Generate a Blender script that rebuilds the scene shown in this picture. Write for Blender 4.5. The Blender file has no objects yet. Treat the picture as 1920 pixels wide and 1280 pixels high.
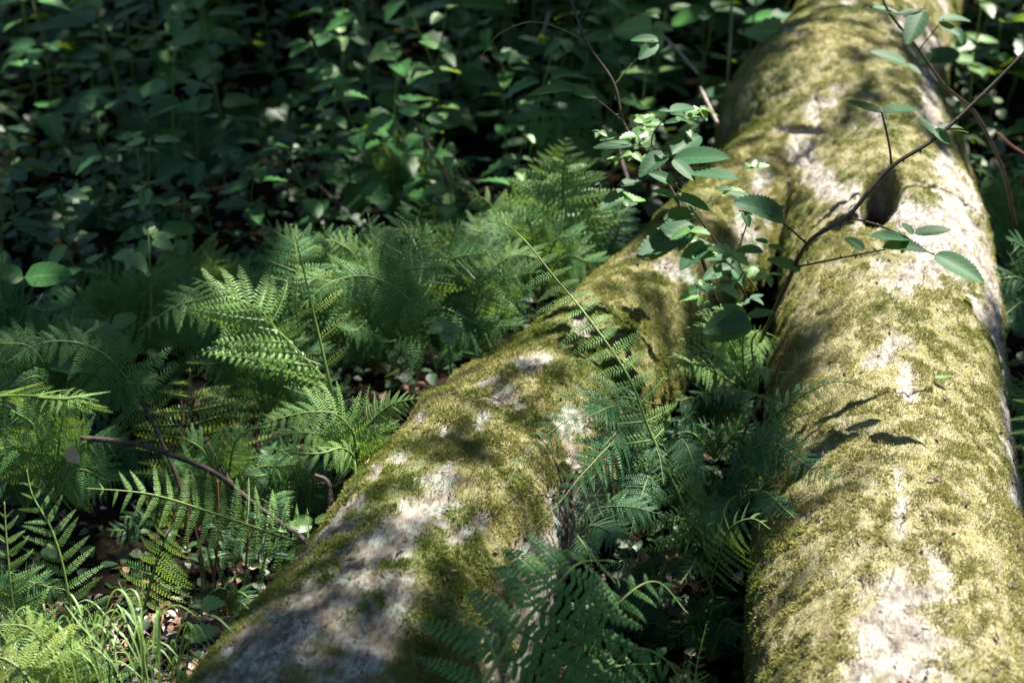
import bpy, math, random
import numpy as np
from mathutils import Vector, Matrix

random.seed(7)
RS = np.random.RandomState(11)
sc = bpy.context.scene
COL = sc.collection

# ------------------------------------------------------------ camera
CAM_Z, PITCH, FPX = 2.2, math.radians(30), 2666.7
cd = bpy.data.cameras.new('camera')
cam = bpy.data.objects.new('camera', cd)
COL.objects.link(cam)
cam.location = (0, 0, CAM_Z)
cam.rotation_euler = (math.pi / 2 - PITCH, 0, 0)
cd.lens = 50
cd.sensor_width = 36
cd.clip_start = 0.05
cd.clip_end = 200
cd.dof.use_dof = True
cd.dof.focus_distance = 2.98
cd.dof.aperture_fstop = 2.6
cd.dof.aperture_blades = 0
sc.camera = cam

# ------------------------------------------------------------ light
SUN = Vector((0.30, 0.34, 0.89)).normalized()
elev = math.asin(SUN.z)
azim = math.atan2(SUN.x, SUN.y)
w = bpy.data.worlds.new('World')
sc.world = w
w.use_nodes = True
nt = w.node_tree
bg = nt.nodes['Background']
sky = nt.nodes.new('ShaderNodeTexSky')
sky.sky_type = 'NISHITA'
sky.sun_disc = False
sky.sun_elevation = elev
sky.sun_rotation = azim
nt.links.new(sky.outputs[0], bg.inputs[0])
bg.inputs[1].default_value = 0.06
sd = bpy.data.lights.new('sun', 'SUN')
sd.energy = 5.0
sd.angle = math.radians(0.5)
sd.color = (1.0, 0.93, 0.82)
sun = bpy.data.objects.new('sun', sd)
COL.objects.link(sun)
sun.location = SUN * 20
sun.rotation_euler = SUN.to_track_quat('Z', 'Y').to_euler()
sc.view_settings.view_transform = 'Standard'
sc.view_settings.look = 'None'
sc.view_settings.gamma = 1
sc.view_settings.exposure = 2.15
sc.cycles.use_denoising = True
sc.cycles.max_bounces = 5
sc.cycles.diffuse_bounces = 3
sc.cycles.glossy_bounces = 2
sc.cycles.transmission_bounces = 3
sc.cycles.sample_clamp_indirect = 4

# ------------------------------------------------------------ picture <-> place
SP, CP = math.sin(PITCH), math.cos(PITCH)
FW = np.array((0, CP, -SP)); RT = np.array((1.0, 0, 0)); UP = np.array((0, SP, CP)); EYE = np.array((0, 0, CAM_Z))

def W(px, py, d):
    return EYE + d * (FW + (px - 960) / FPX * RT - (py - 640) / FPX * UP)

def Wz(px, py, z):
    v = (py - 640) / FPX
    return W(px, py, (CAM_Z - z) / (SP + v * CP))

def proj(P):
    q = np.asarray(P) - EYE
    d = q @ FW
    dd = np.where(np.abs(d) < 1e-4, 1e-4, d)
    return 960 + (q @ RT) / dd * FPX, 640 - (q @ UP) / dd * FPX, d

def V(a):
    return Vector([float(x) for x in a])

# ------------------------------------------------------------ noise
def _h(i, j, k, s):
    n = (i.astype(np.int64) * 73856093) ^ (j.astype(np.int64) * 19349663) ^ (k.astype(np.int64) * 83492791) ^ (s * 2654435761)
    n = (n ^ (n >> 13)) * 1274126177 & 0x7fffffff
    n = (n ^ (n >> 16)) * 668265263 & 0x7fffffff
    return ((n ^ (n >> 11)) & 0xffffff) / float(0xffffff)

def vnoise(P, f, s=0):
    P = np.asarray(P) * f
    i = np.floor(P).astype(np.int64)
    t = P - i
    t = t * t * (3 - 2 * t)
    r = 0
    for a in (0, 1):
        for b in (0, 1):
            for c in (0, 1):
                r = r + _h(i[:, 0] + a, i[:, 1] + b, i[:, 2] + c, s) * (t[:, 0] if a else 1 - t[:, 0]) * (t[:, 1] if b else 1 - t[:, 1]) * (t[:, 2] if c else 1 - t[:, 2])
    return r

def fbm(P, f, o=4, s=0, g=.5):
    r, a, t = 0, 1, 0
    for k in range(o):
        r = r + a * vnoise(P, f * 2 ** k, s + k * 7)
        t += a
        a *= g
    return r / t

def sstep(a, b, x):
    t = np.clip((x - a) / (b - a), 0, 1)
    return t * t * (3 - 2 * t)

# ------------------------------------------------------------ mesh helpers
def mesh_np(name, verts, faces, mat=None, uv=None, smooth=False):
    """faces: array (n,3) or (n,4)"""
    verts = np.ascontiguousarray(verts, dtype=np.float32)
    faces = np.ascontiguousarray(faces, dtype=np.int32)
    m = bpy.data.meshes.new(name)
    k = faces.shape[1]
    m.vertices.add(len(verts)); m.vertices.foreach_set('co', verts.ravel())
    m.loops.add(faces.size); m.loops.foreach_set('vertex_index', faces.ravel())
    m.polygons.add(len(faces)); m.polygons.foreach_set('loop_start', np.arange(0, faces.size, k, dtype=np.int32))
    m.polygons.foreach_set('loop_total', np.full(len(faces), k, dtype=np.int32))
    m.polygons.foreach_set('use_smooth', np.full(len(faces), smooth, dtype=bool))
    if uv is not None:
        l = m.uv_layers.new(name='UVMap')
        l.data.foreach_set('uv', np.ascontiguousarray(np.asarray(uv, dtype=np.float32)[faces.ravel()]).ravel())
    m.update(calc_edges=True)
    if mat: m.materials.append(mat)
    return m

def mesh_py(name, verts, faces, mat=None, uv=None, smooth=False):
    m = bpy.data.meshes.new(name)
    m.from_pydata([tuple(map(float, v)) for v in verts], [], faces)
    if uv is not None:
        l = m.uv_layers.new(name='UVMap')
        for lp in m.loops: l.data[lp.index].uv = uv[lp.vertex_index]
    if smooth: m.polygons.foreach_set('use_smooth', [True] * len(m.polygons))
    if mat: m.materials.append(mat)
    return m

def link(name, data, parent=None, mat=None, mw=None):
    o = bpy.data.objects.new(name, data)
    COL.objects.link(o)
    if mw is not None: o.matrix_basis = mw
    if parent is not None: o.parent = parent
    return o

def tag(o, label=None, cat=None, group=None, kind=None):
    if label: o['label'] = label
    if cat: o['category'] = cat
    if group: o['group'] = group
    if kind: o['kind'] = kind
    return o

def thing(name, label, cat, loc=(0, 0, 0), group=None):
    o = bpy.data.objects.new(name, None)
    o.empty_display_size = .05
    COL.objects.link(o)
    o.location = V(loc)
    return tag(o, label, cat, group)

def catmull(P, n):
    P = np.asarray(P, float)
    Q = np.vstack([2 * P[0] - P[1], P, 2 * P[-1] - P[-2]])
    seg = len(P) - 1
    out = []
    for t in np.linspace(0, seg, n):
        i = min(int(t), seg - 1); u = t - i
        a, b, c, d = Q[i], Q[i + 1], Q[i + 2], Q[i + 3]
        out.append(.5 * ((2 * b) + (c - a) * u + (2 * a - 5 * b + 4 * c - d) * u * u + (3 * b - a - 3 * c + d) * u ** 3))
    return np.array(out)

def frames(C):
    T = np.gradient(C, axis=0); T /= np.linalg.norm(T, axis=1)[:, None] + 1e-12
    up = np.array((0, 0, 1.0)) if abs(T[0, 2]) < .9 else np.array((1.0, 0, 0))
    A = []
    a = up - T[0] * (up @ T[0]); a /= np.linalg.norm(a)
    for t in T:
        a = a - t * (a @ t); a /= np.linalg.norm(a) + 1e-12
        A.append(a.copy())
    A = np.array(A)
    return T, A, np.cross(T, A)

def tube(C, R, ns=6, cap=True):
    """list verts, faces(quads as tuples) of a swept round stem"""
    C = np.asarray(C); R = np.asarray(R) * np.ones(len(C))
    T, A, B = frames(C)
    th = np.linspace(0, 2 * math.pi, ns, endpoint=False)
    v = (C[:, None, :] + R[:, None, None] * (np.cos(th)[None, :, None] * A[:, None, :] + np.sin(th)[None, :, None] * B[:, None, :])).reshape(-1, 3)
    f = []
    for i in range(len(C) - 1):
        for j in range(ns):
            k = (j + 1) % ns
            f.append((i * ns + j, i * ns + k, (i + 1) * ns + k, (i + 1) * ns + j))
    if cap:
        f.append(tuple(range(ns - 1, -1, -1)))
        f.append(tuple((len(C) - 1) * ns + j for j in range(ns)))
    return [tuple(x) for x in v], f

def merge(parts):
    V_, F_ = [], []
    for v, f in parts:
        o = len(V_); V_ += list(v); F_ += [tuple(i + o for i in q) for q in f]
    return V_, F_

# ------------------------------------------------------------ materials
class NT:
    def __init__(s, name):
        s.m = bpy.data.materials.new(name); s.m.use_nodes = True
        s.t = s.m.node_tree; s.t.nodes.clear()
    def n(s, ty, **kw):
        x = s.t.nodes.new(ty)
        for k, v in kw.items():
            if k[0] == 'i' and k[1:].isdigit(): x.inputs[int(k[1:])].default_value = v
            else: setattr(x, k, v)
        return x
    def l(s, a, ao, b, bi):
        s.t.links.new(a.outputs[ao], b.inputs[bi])
    def noise(s, scale, detail=3, rough=.55, vec=None, dist=0):
        x = s.n('ShaderNodeTexNoise'); x.inputs['Scale'].default_value = scale; x.inputs['Detail'].default_value = detail
        x.inputs['Roughness'].default_value = rough; x.inputs['Distortion'].default_value = dist
        if vec: s.l(vec[0], vec[1], x, 'Vector')
        return x
    def ramp(s, src, so, stops, interp='LINEAR'):
        r = s.n('ShaderNodeValToRGB'); r.color_ramp.interpolation = interp
        e = r.color_ramp.elements
        while len(e) < len(stops): e.new(.5)
        for k, (p, c) in enumerate(stops):
            e[k].position = p; e[k].color = (c, c, c, 1) if not hasattr(c, '__len__') else (*c, 1)
        s.l(src, so, r, 0)
        return r
    def mix(s, fac, a, b, mode='MIX'):
        x = s.n('ShaderNodeMix', data_type='RGBA', blend_type=mode)
        for i, v in ((0, fac), (6, a), (7, b)):
            if isinstance(v, tuple) and hasattr(v[0], 'outputs'): s.t.links.new(v[0].outputs[v[1]], x.inputs[i])
            elif i == 0: x.inputs[0].default_value = v
            else: x.inputs[i].default_value = (*v, 1)
        return x
    def math(s, op, a, b=None):
        x = s.n('ShaderNodeMath', operation=op)
        for i, v in ((0, a), (1, b)):
            if v is None: continue
            if isinstance(v, tuple): s.t.links.new(v[0].outputs[v[1]], x.inputs[i])
            else: x.inputs[i].default_value = v
        return x

def foliage_mat(name, c1, c2, rough=.42, trans=.3, tcol=None, veins=False, spots=0, var_scale=9, spec=.5):
    k = NT(name)
    geo = k.n('ShaderNodeNewGeometry')
    oi = k.n('ShaderNodeObjectInfo')
    nz = k.noise(var_scale, 3, .6, (geo, 'Position'))
    f = k.math('ADD', (nz, 0), (k.math('MULTIPLY', (oi, 'Random'), .5), 0))
    r = k.ramp(f, 0, [(.42, c1), (1.0, c2)])
    col = (r, 0)
    bumpsrc = k.noise(160, 2, .5, (geo, 'Position'))
    if veins:
        uv = k.n('ShaderNodeUVMap'); sep = k.n('ShaderNodeSeparateXYZ'); k.l(uv, 0, sep, 0)
        av = k.math('ABSOLUTE', (sep, 1))
        mid = k.ramp(av, 0, [(.0, 1.0), (.07, 0.0)])
        # side veins: lines of u - .35|v|
        q = k.math('SUBTRACT', (sep, 0), (k.math('MULTIPLY', (av, 0), .22), 0))
        wv = k.math('SINE', (k.math('MULTIPLY', (q, 0), 44.0), 0))
        wr = k.ramp(wv, 0, [(.86, 0.0), (1.0, 1.0)])
        vm = k.math('MAXIMUM', (mid, 0), (k.math('MULTIPLY', (wr, 0), .4), 0))
        lite = tuple(min(1, x * 1.6 + .015) for x in c2)
        col = (k.mix((vm, 0), col, lite), 2)
        bumpsrc = wr
    if spots:
        n2 = k.noise(60, 2, .5, (geo, 'Position'))
        r2 = k.ramp(n2, 0, [(.68, 0.0), (.72, spots)])
        col = (k.mix((r2, 0), col, (.10, .06, .02)), 2)
    p = k.n('ShaderNodeBsdfPrincipled')
    p.inputs['Roughness'].default_value = rough
    p.inputs['Specular IOR Level'].default_value = spec
    k.t.links.new(col[0].outputs[col[1]], p.inputs['Base Color'])
    bp = k.n('ShaderNodeBump'); bp.inputs['Strength'].default_value = .2 if veins else .35; bp.inputs['Distance'].default_value = .001
    k.l(bumpsrc, 0, bp, 'Height'); k.l(bp, 0, p, 'Normal')
    tr = k.n('ShaderNodeBsdfTranslucent')
    tc = k.mix(.75, col, tcol or (.30, .42, .03))
    k.l(tc, 2, tr, 0)
    mx = k.n('ShaderNodeMixShader'); mx.inputs[0].default_value = trans
    k.l(p, 0, mx, 1); k.l(tr, 0, mx, 2)
    o = k.n('ShaderNodeOutputMaterial'); k.l(mx, 0, o, 0)
    return k.m

def plain_mat(name, c1, c2, rough=.8, scale=30, bump=.4, spec=.3):
    k = NT(name)
    tc = k.n('ShaderNodeNewGeometry')
    nz = k.noise(scale, 4, .6, (tc, 'Position'))
    r = k.ramp(nz, 0, [(.3, c1), (.7, c2)])
    p = k.n('ShaderNodeBsdfPrincipled'); p.inputs['Roughness'].default_value = rough; p.inputs['Specular IOR Level'].default_value = spec
    k.l(r, 0, p, 'Base Color')
    n2 = k.noise(scale * 5, 3, .6, (tc, 'Position'))
    bp = k.n('ShaderNodeBump'); bp.inputs['Strength'].default_value = bump; bp.inputs['Distance'].default_value = .004
    k.l(n2, 0, bp, 'Height'); k.l(bp, 0, p, 'Normal')
    o = k.n('ShaderNodeOutputMaterial'); k.l(p, 0, o, 0)
    return k.m

def bark_mat():
    k = NT('bark')
    g = k.n('ShaderNodeNewGeometry')
    at = k.n('ShaderNodeAttribute'); at.attribute_name = 'moss'
    ax = k.n('ShaderNodeAttribute'); ax.attribute_name = 'along'      # bark coordinates: along the limb, round it
    mp = k.n('ShaderNodeMapping'); mp.inputs['Scale'].default_value = (1, 1, 1); k.l(ax, 'Vector', mp, 0)
    # grey bark
    n1 = k.noise(14, 5, .62, (g, 'Position'), .4)
    base = k.ramp(n1, 0, [(.32, (.085, .072, .056)), (.48, (.18, .158, .130)), (.70, (.31, .285, .245))])
    st = k.noise(38, 4, .65, (ax, 'Vector')); sr = k.ramp(st, 0, [(.35, .62), (.5, 1.0), (.68, 1.3)])
    base = k.mix(1.0, (base, 0), (sr, 0), 'MULTIPLY')
    # lichen, pale grey green
    n2 = k.noise(23, 4, .6, (g, 'Position'))
    lf = k.ramp(n2, 0, [(.50, 0.0), (.60, .8)])
    c = k.mix((lf, 0), (base, 2), (.29, .34, .29))
    n3 = k.noise(9, 3, .6, (g, 'Position'))
    wf = k.ramp(n3, 0, [(.57, 0.0), (.66, .6)])
    c = k.mix((wf, 0), (c, 2), (.40, .38, .35))
    pa = k.n('ShaderNodeAttribute'); pa.attribute_name = 'pale'
    pf = k.math('MULTIPLY', (pa, 'Fac'), (k.ramp(n2, 0, [(.38, .2), (.55, 1.0)]), 0))
    c = k.mix((pf, 0), (c, 2), (.42, .385, .345))
    # bark cracks
    vo = k.n('ShaderNodeTexVoronoi', feature='DISTANCE_TO_EDGE'); vo.inputs['Scale'].default_value = 46
    wob = k.noise(30, 3, .6, (g, 'Position'))
    add = k.n('ShaderNodeVectorMath', operation='MULTIPLY_ADD'); k.l(wob, 1, add, 0); add.inputs[1].default_value = (.035, .035, .035); k.l(ax, 'Vector', add, 2)
    k.l(add, 0, vo, 'Vector')
    cr = k.ramp(vo, 'Distance', [(.0, 0.0), (.05, 1.0)])
    nb = k.noise(7, 3, .6, (g, 'Position')); nbr = k.ramp(nb, 0, [(.45, 0.0), (.62, .8)])
    dk = k.mix((k.math('MULTIPLY', (k.math('SUBTRACT', 1.0, (cr, 0)), 0), (nbr, 0)), 0), (c, 2), (.06, .05, .045))
    grain = k.noise(110, 5, .8, (ax, 'Vector'))
    gr = k.ramp(grain, 0, [(.36, .45), (.5, 1.0), (.64, 1.4)])
    c2 = k.mix(1.0, (dk, 2), (gr, 0), 'MULTIPLY')
    # under the moss: brown and olive felt
    n4 = k.noise(55, 4, .65, (g, 'Position'))
    tn = k.n('ShaderNodeAttribute'); tn.attribute_name = 'tone'
    mc = k.ramp(tn, 'Fac', [(.0, (.10, .115, .030)), (.35, (.155, .155, .052)), (.65, (.215, .20, .085)), (1.0, (.265, .245, .115))])
    mv = k.ramp(n4, 0, [(.3, .62), (.5, 1.0), (.7, 1.22)])
    ms = k.mix(1.0, (mc, 0), (mv, 0), 'MULTIPLY')
    col = k.mix((at, 'Fac'), (c2, 2), (ms, 2))
    hole_shade = k.n('ShaderNodeAttribute'); hole_shade.attribute_name = 'rot'
    col = k.mix((hole_shade, 'Fac'), (col, 2), (.012, .009, .007))  # shade painted into the knot hole: near-black over its rotten inside
    p = k.n('ShaderNodeBsdfPrincipled'); p.inputs['Roughness'].default_value = .85
    p.inputs['Specular IOR Level'].default_value = .25
    k.l(col, 2, p, 'Base Color')
    h1 = k.math('MULTIPLY', (k.math('MULTIPLY', (cr, 0), (nbr, 0)), 0), .5)
    n5 = k.noise(80, 6, .8, (ax, 'Vector'))
    hh = k.math('ADD', (h1, 0), (n5, 0))
    bp = k.n('ShaderNodeBump'); bp.inputs['Strength'].default_value = 1.0; bp.inputs['Distance'].default_value = .012
    k.l(hh, 0, bp, 'Height'); k.l(bp, 0, p, 'Normal')
    o = k.n('ShaderNodeOutputMaterial'); k.l(p, 0, o, 0)
    return k.m

def moss_mat():
    k = NT('moss')
    g = k.n('ShaderNodeNewGeometry')
    tn = k.n('ShaderNodeAttribute'); tn.attribute_name = 'tone'
    r = k.ramp(tn, 'Fac', [(.0, (.12, .155, .034)), (.35, (.18, .20, .056)), (.65, (.245, .24, .088)), (1.0, (.285, .27, .115))])
    n3 = k.noise(260, 1, .5, (g, 'Position'))
    v = k.ramp(n3, 0, [(.3, .7), (.7, 1.25)])
    c = k.mix(1.0, (r, 0), (v, 0), 'MULTIPLY')
    d = k.n('ShaderNodeBsdfDiffuse'); k.l(c, 2, d, 0)
    t = k.n('ShaderNodeBsdfTranslucent'); k.l(c, 2, t, 0)
    mx = k.n('ShaderNodeMixShader'); mx.inputs[0].default_value = .35
    k.l(d, 0, mx, 1); k.l(t, 0, mx, 2)
    o = k.n('ShaderNodeOutputMaterial'); k.l(mx, 0, o, 0)
    return k.m

M_bark, M_moss = bark_mat(), moss_mat()
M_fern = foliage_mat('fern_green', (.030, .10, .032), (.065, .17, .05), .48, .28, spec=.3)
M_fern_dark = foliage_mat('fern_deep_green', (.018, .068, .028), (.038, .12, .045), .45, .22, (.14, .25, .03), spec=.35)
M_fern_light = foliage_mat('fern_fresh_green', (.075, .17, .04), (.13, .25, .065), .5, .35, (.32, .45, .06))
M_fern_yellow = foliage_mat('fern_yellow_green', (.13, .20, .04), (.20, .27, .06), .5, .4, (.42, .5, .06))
M_bramble = foliage_mat('bramble_leaf', (.012, .050, .024), (.024, .082, .035), .55, .30, (.26, .42, .02), veins=True, spots=.5, spec=.22)
M_herb = foliage_mat('herb_leaf', (.018, .075, .022), (.05, .155, .04), .36, .28, veins=True, spec=.3)
M_herb_pale = foliage_mat('herb_leaf_pale', (.05, .13, .045), (.10, .20, .06), .45, .3, veins=True)
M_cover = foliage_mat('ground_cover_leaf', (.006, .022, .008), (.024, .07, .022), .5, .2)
M_grass = foliage_mat('grass_blade', (.08, .17, .04), (.16, .25, .09), .4, .35, (.35, .48, .08))
M_canopy = foliage_mat('canopy_leaf', (.03, .09, .02), (.06, .14, .03), .5, .12)
M_stem_green = plain_mat('green_stem', (.07, .13, .025), (.14, .19, .05), .5, 20, .1)
M_stem_brown = plain_mat('red_brown_stem', (.06, .025, .016), (.12, .055, .03), .55, 30, .2)
M_pinkstalk = plain_mat('weathered_stalk', (.15, .11, .10), (.28, .22, .20), .7, 40, .3)
M_cane = plain_mat('bramble_cane', (.022, .016, .013), (.05, .036, .022), .45, 40, .2)
M_cane_green = plain_mat('green_cane', (.06, .085, .03), (.11, .12, .05), .45, 30, .2)
M_twig = plain_mat('dead_twig', (.016, .013, .012), (.075, .058, .052), .85, 35, .6)
M_deadleaf = plain_mat('dead_leaf', (.07, .042, .028), (.20, .125, .085), .75, 25, .5)
M_deadpale = plain_mat('bleached_leaf', (.34, .27, .24), (.52, .44, .40), .7, 25, .4)
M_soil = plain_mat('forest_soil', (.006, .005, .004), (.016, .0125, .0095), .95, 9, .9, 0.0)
M_yellowleaf = plain_mat('pale_fallen_leaf', (.50, .52, .28), (.62, .64, .40), .5, 30, .2)
MOSS_N, CANOPY_N = 760000, 210000
# ------------------------------------------------------------ the fallen trunk
def limb_tube(ctrl, n=90, ns=40):
    # ctrl: (px, py, half width px, height of the axis)
    pts, rad = [], []
    for px, py, hw, z in ctrl:
        p = Wz(px, py, z); d = (p - EYE) @ FW
        pts.append(p); rad.append(hw * d / FPX)
    C = catmull(np.column_stack([pts, rad]), n)
    return C[:, :3], C[:, 3]

MAIN = [(1790, -420, 150, .42), (1740, -230, 135, .40), (1695, -90, 138, .38), (1656, 0, 143, .36), (1625, 100, 152, .34), (1578, 200, 185, .31),
        (1560, 270, 215, .28), (1600, 340, 205, .27), (1645, 430, 190, .28), (1660, 510, 190, .29), (1664, 600, 202, .29),
        (1666, 720, 213, .29), (1665, 850, 225, .29), (1667, 1000, 245, .30), (1675, 1150, 265, .30), (1690, 1330, 290, .30), (1710, 1600, 330, .30), (1730, 2000, 400, .30)]
LEFT = [(1560, 240, 150, .30), (1462, 350, 118, .29), (1365, 432, 108, .28), (1262, 552, 118, .27), (1142, 680, 138, .27),
        (995, 842, 180, .27), (858, 1024, 214, .28), (738, 1212, 242, .29), (600, 1440, 290, .30), (440, 1750, 340, .31)]
CM, RM = limb_tube(MAIN, 120)
CL, RL = limb_tube(LEFT, 100)

def build_trunk():
    parts = [tube(CM, RM, 44), tube(CL, RL, 40)]
    v, f = merge(parts)
    me = mesh_py('trunk_raw', v, f)
    o = bpy.data.objects.new('trunk_raw', me); COL.objects.link(o)
    md = o.modifiers.new('r', 'REMESH'); md.mode = 'VOXEL'; md.voxel_size = .0105; md.use_smooth_shade = True
    m2 = o.modifiers.new('s', 'SMOOTH'); m2.factor = .5; m2.iterations = 26
    dg = bpy.context.evaluated_depsgraph_get()
    ev = o.evaluated_get(dg)
    em = ev.to_mesh()
    n = len(em.vertices)
    co = np.empty(n * 3); em.vertices.foreach_get('co', co); co = co.reshape(-1, 3)
    no = np.empty(n * 3); em.vertices.foreach_get('normal', no); no = no.reshape(-1, 3)
    nf = len(em.polygons)
    fv = np.empty(nf * 4, dtype=np.int32)
    assert len(em.loops) == nf * 4
    em.loops.foreach_get('vertex_index', fv); fv = fv.reshape(-1, 4)
    ev.to_mesh_clear()
    bpy.data.objects.remove(o)
    return co, no, fv

co, no, fv = build_trunk()

def nearest_axis(P, C, chunk=20000):
    idx = np.empty(len(P), dtype=int); dist = np.empty(len(P))
    for a in range(0, len(P), chunk):
        d = ((P[a:a + chunk, None, :] - C[None]) ** 2).sum(2)
        i = d.argmin(1); idx[a:a + chunk] = i; dist[a:a + chunk] = np.sqrt(d[np.arange(len(i)), i])
    return idx, dist

iM, dM = nearest_axis(co, CM[::2]); iL, dL = nearest_axis(co, CL[::2])
onL = (dL / RL[::2][iL]) < (dM / RM[::2][iM])
def arc(C):
    s = np.concatenate([[0], np.cumsum(np.linalg.norm(np.diff(C, axis=0), axis=1))]); return s
TM, AM, BM = frames(CM[::2]); TL, AL, BL = frames(CL[::2])
sM, sL = arc(CM[::2]), arc(CL[::2])
def limbco(P, C, i, T, A, B, s, R):
    q = P - C[i]
    al = s[i] + (q * T[i]).sum(1)
    th = np.arctan2((q * B[i]).sum(1), (q * A[i]).sum(1))
    return al, th, R[i]
alM, thM, rM = limbco(co, CM[::2], iM, TM, AM, BM, sM, RM[::2])
alL, thL, rL = limbco(co, CL[::2], iL, TL, AL, BL, sL, RL[::2])
al = np.where(onL, alL, alM); th = np.where(onL, thL, thM); rr = np.where(onL, rL, rM)
bark = np.column_stack([np.cos(th) * rr * 1.0, np.sin(th) * rr * 1.0, al * .42 + onL * 7.3])   # stretched along the limb

px, py, dep = proj(co)

def seg_mask(px, py, a, b, w):
    ax, ay = a; bx, by = b
    L = (bx - ax) ** 2 + (by - ay) ** 2
    t = np.clip(((px - ax) * (bx - ax) + (py - ay) * (by - ay)) / max(L, 1e-6), 0, 1)
    d = np.hypot(px - (ax + t * (bx - ax)), py - (ay + t * (by - ay)))
    return d / w      # <1 inside

# strips of bark the moss has left bare: (start, end, half width) as seen, laid on the trunk's own surface
BARE = [((985, 688), (1020, 683), 20), ((932, 748), (952, 742), 14), ((893, 796), (905, 780), 12), ((972, 766), (976, 762), 8), ((826, 815), (836, 811), 10),
        ((745, 870), (760, 860), 10), ((702, 895), (712, 885), 9), ((905, 725), (930, 722), 10),
        ((842, 882), (815, 935), 20), ((815, 935), (735, 1010), 42), ((735, 1010), (640, 1095), 52), ((640, 1100), (540, 1190), 70), ((540, 1190), (430, 1300), 60),
        ((745, 1095), (710, 1240), 38), ((860, 1010), (900, 980), 16), ((700, 1180), (650, 1290), 70), ((985, 1030), (1060, 1005), 34), ((1035, 790), (1065, 770), 12),
        ((1095, 620), (1085, 600), 16), ((1065, 945), (1075, 1060), 40), ((1030, 1100), (960, 1250), 60),
        ((1640, 665), (1690, 640), 20), ((1700, 690), (1706, 742), 18), ((1684, 880), (1686, 930), 9), ((1690, 945), (1692, 1005), 15), ((1728, 1035), (1770, 1070), 18),
        ((1640, 1190), (1600, 1290), 34), ((1690, 1150), (1730, 1290), 80), ((1660, 1170), (1690, 1300), 60), ((1612, 1075), (1616, 1100), 10),
        ((1690, 520), (1750, 480), 34), ((1760, 470), (1800, 380), 70), ((1800, 400), (1840, 500), 40), ((1770, 300), (1790, 360), 26), ((1630, 405), (1760, 405), 34),
        ((1500, 275), (1540, 340), 30), ((1540, 340), (1600, 390), 30), ((1520, 190), (1560, 190), 13), ((1522, 200), (1526, 225), 15),
        ((1700, 50), (1760, 110), 30), ((1740, 110), (1745, 230), 24), ((1862, 560), (1886, 700), 15), ((1885, 700), (1905, 950), 16), ((1835, 480), (1862, 560), 16),
        ((1300, 520), (1250, 505), 20), ((1390, 405), (1400, 470), 26)]
moss = np.ones(len(co))
nzp = (fbm(co, 24, 4, 3) - .5) * 2.0 + (fbm(co, 85, 2, 5) - .5) * 1.5
vis = (no * (EYE - co)).sum(1) > 0
for a, b, wd in BARE:
    m = seg_mask(px, py, a, b, wd) + nzp
    moss = np.where(vis, np.minimum(moss, sstep(.5, 1.2, m)), moss)
rnd = fbm(co * np.array((1, .6, 1)), 6.5, 4, 21)
lowleft = np.clip((py - 960) / 200, 0, 1) * (px < 1100)
moss = np.minimum(moss, 1 - sstep(.67, .74, rnd + lowleft * .09))
moss *= sstep(-.55, -.15, no[:, 2])
moss *= np.where((px > 1060) & (px < 1130) & (py > 900) & (py < 1150), .15, 1)

film = fbm(co, 70, 3, 57)
moss = moss * np.where(onL, .82 + .18 * sstep(.38, .58, film), .66 + .34 * sstep(.36, .62, film) )
# relief
disp = (fbm(co, 3.2, 2, 31) - .5) * .034 + (fbm(co, 13, 3, 33) - .5) * .016
cells = fbm(bark, 30, 3, 41)
ridge = np.abs(fbm(bark, 24, 3, 43) - .5) * 2
barkrel = -np.exp(-(ridge / .055) ** 2) * .009 + (cells - .5) * .012
disp += (1 - moss) * barkrel + moss * (.006 + (fbm(co, 45, 2, 51) - .5) * .011)
# the two brown cushions of moss that bulge over the left limb's shoulder
for cx, cy, r_, h_ in ((850, 696, 30, .045), (800, 742, 38, .05), (885, 672, 24, .02)):
    disp += np.exp(-(((px - cx) ** 2 + (py - cy) ** 2) / r_ ** 2)) * h_ * vis
co2 = co + no * disp[:, None]
# fold above the knot and the knot hole itself
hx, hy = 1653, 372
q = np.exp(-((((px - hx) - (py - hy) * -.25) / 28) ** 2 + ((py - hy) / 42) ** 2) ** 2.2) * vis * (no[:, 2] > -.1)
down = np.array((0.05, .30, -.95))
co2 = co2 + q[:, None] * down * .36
rim = np.exp(-(((px - hx) / 62) ** 2 + ((py - hy) / 72) ** 2)) * vis
co2 = co2 + no * (rim * (1 - q) * .012)[:, None]
fold = np.exp(-((py - 243 - (px - 1500) * .02) / 7) ** 2) * sstep(1430, 1460, px) * (1 - sstep(1525, 1560, px)) * vis
co2 = co2 - no * (fold * .02)[:, None]
hump = np.exp(-(((px - 1480) / 70) ** 2 + ((py - 325) / 50) ** 2)) * vis * .02
co2 = co2 + no * hump[:, None]
moss = np.where(q > .25, 0.0, moss)
moss = np.where(fold > .4, 0.0, moss)

# colour of the moss: deeper olive on the left limb, tan on the upward faces of the right limb
tone = .5 + (fbm(co, 4.5, 3, 111) - .5) * 1.5 + (fbm(co, 20, 3, 113) - .5) * 1.1
tan_shift = np.where(onL, -.14, .02) + np.where(~onL, .38 * sstep(.3, .95, no[:, 2]) * sstep(250, 650, py) - .12, 0)
tone = np.clip(tone + tan_shift, 0, 1)
root = thing('fallen_tree', 'huge fallen tree trunk that forks into two limbs, bark coated with olive moss', 'tree trunk', (0, 0, 0))
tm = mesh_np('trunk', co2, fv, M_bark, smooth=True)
at = tm.attributes.new('moss', 'FLOAT', 'POINT'); at.data.foreach_set('value', moss.astype(np.float32))
at = tm.attributes.new('tone', 'FLOAT', 'POINT'); at.data.foreach_set('value', tone.astype(np.float32))
at = tm.attributes.new('pale', 'FLOAT', 'POINT'); at.data.foreach_set('value', np.where(onL, .0, .7).astype(np.float32))
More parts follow.
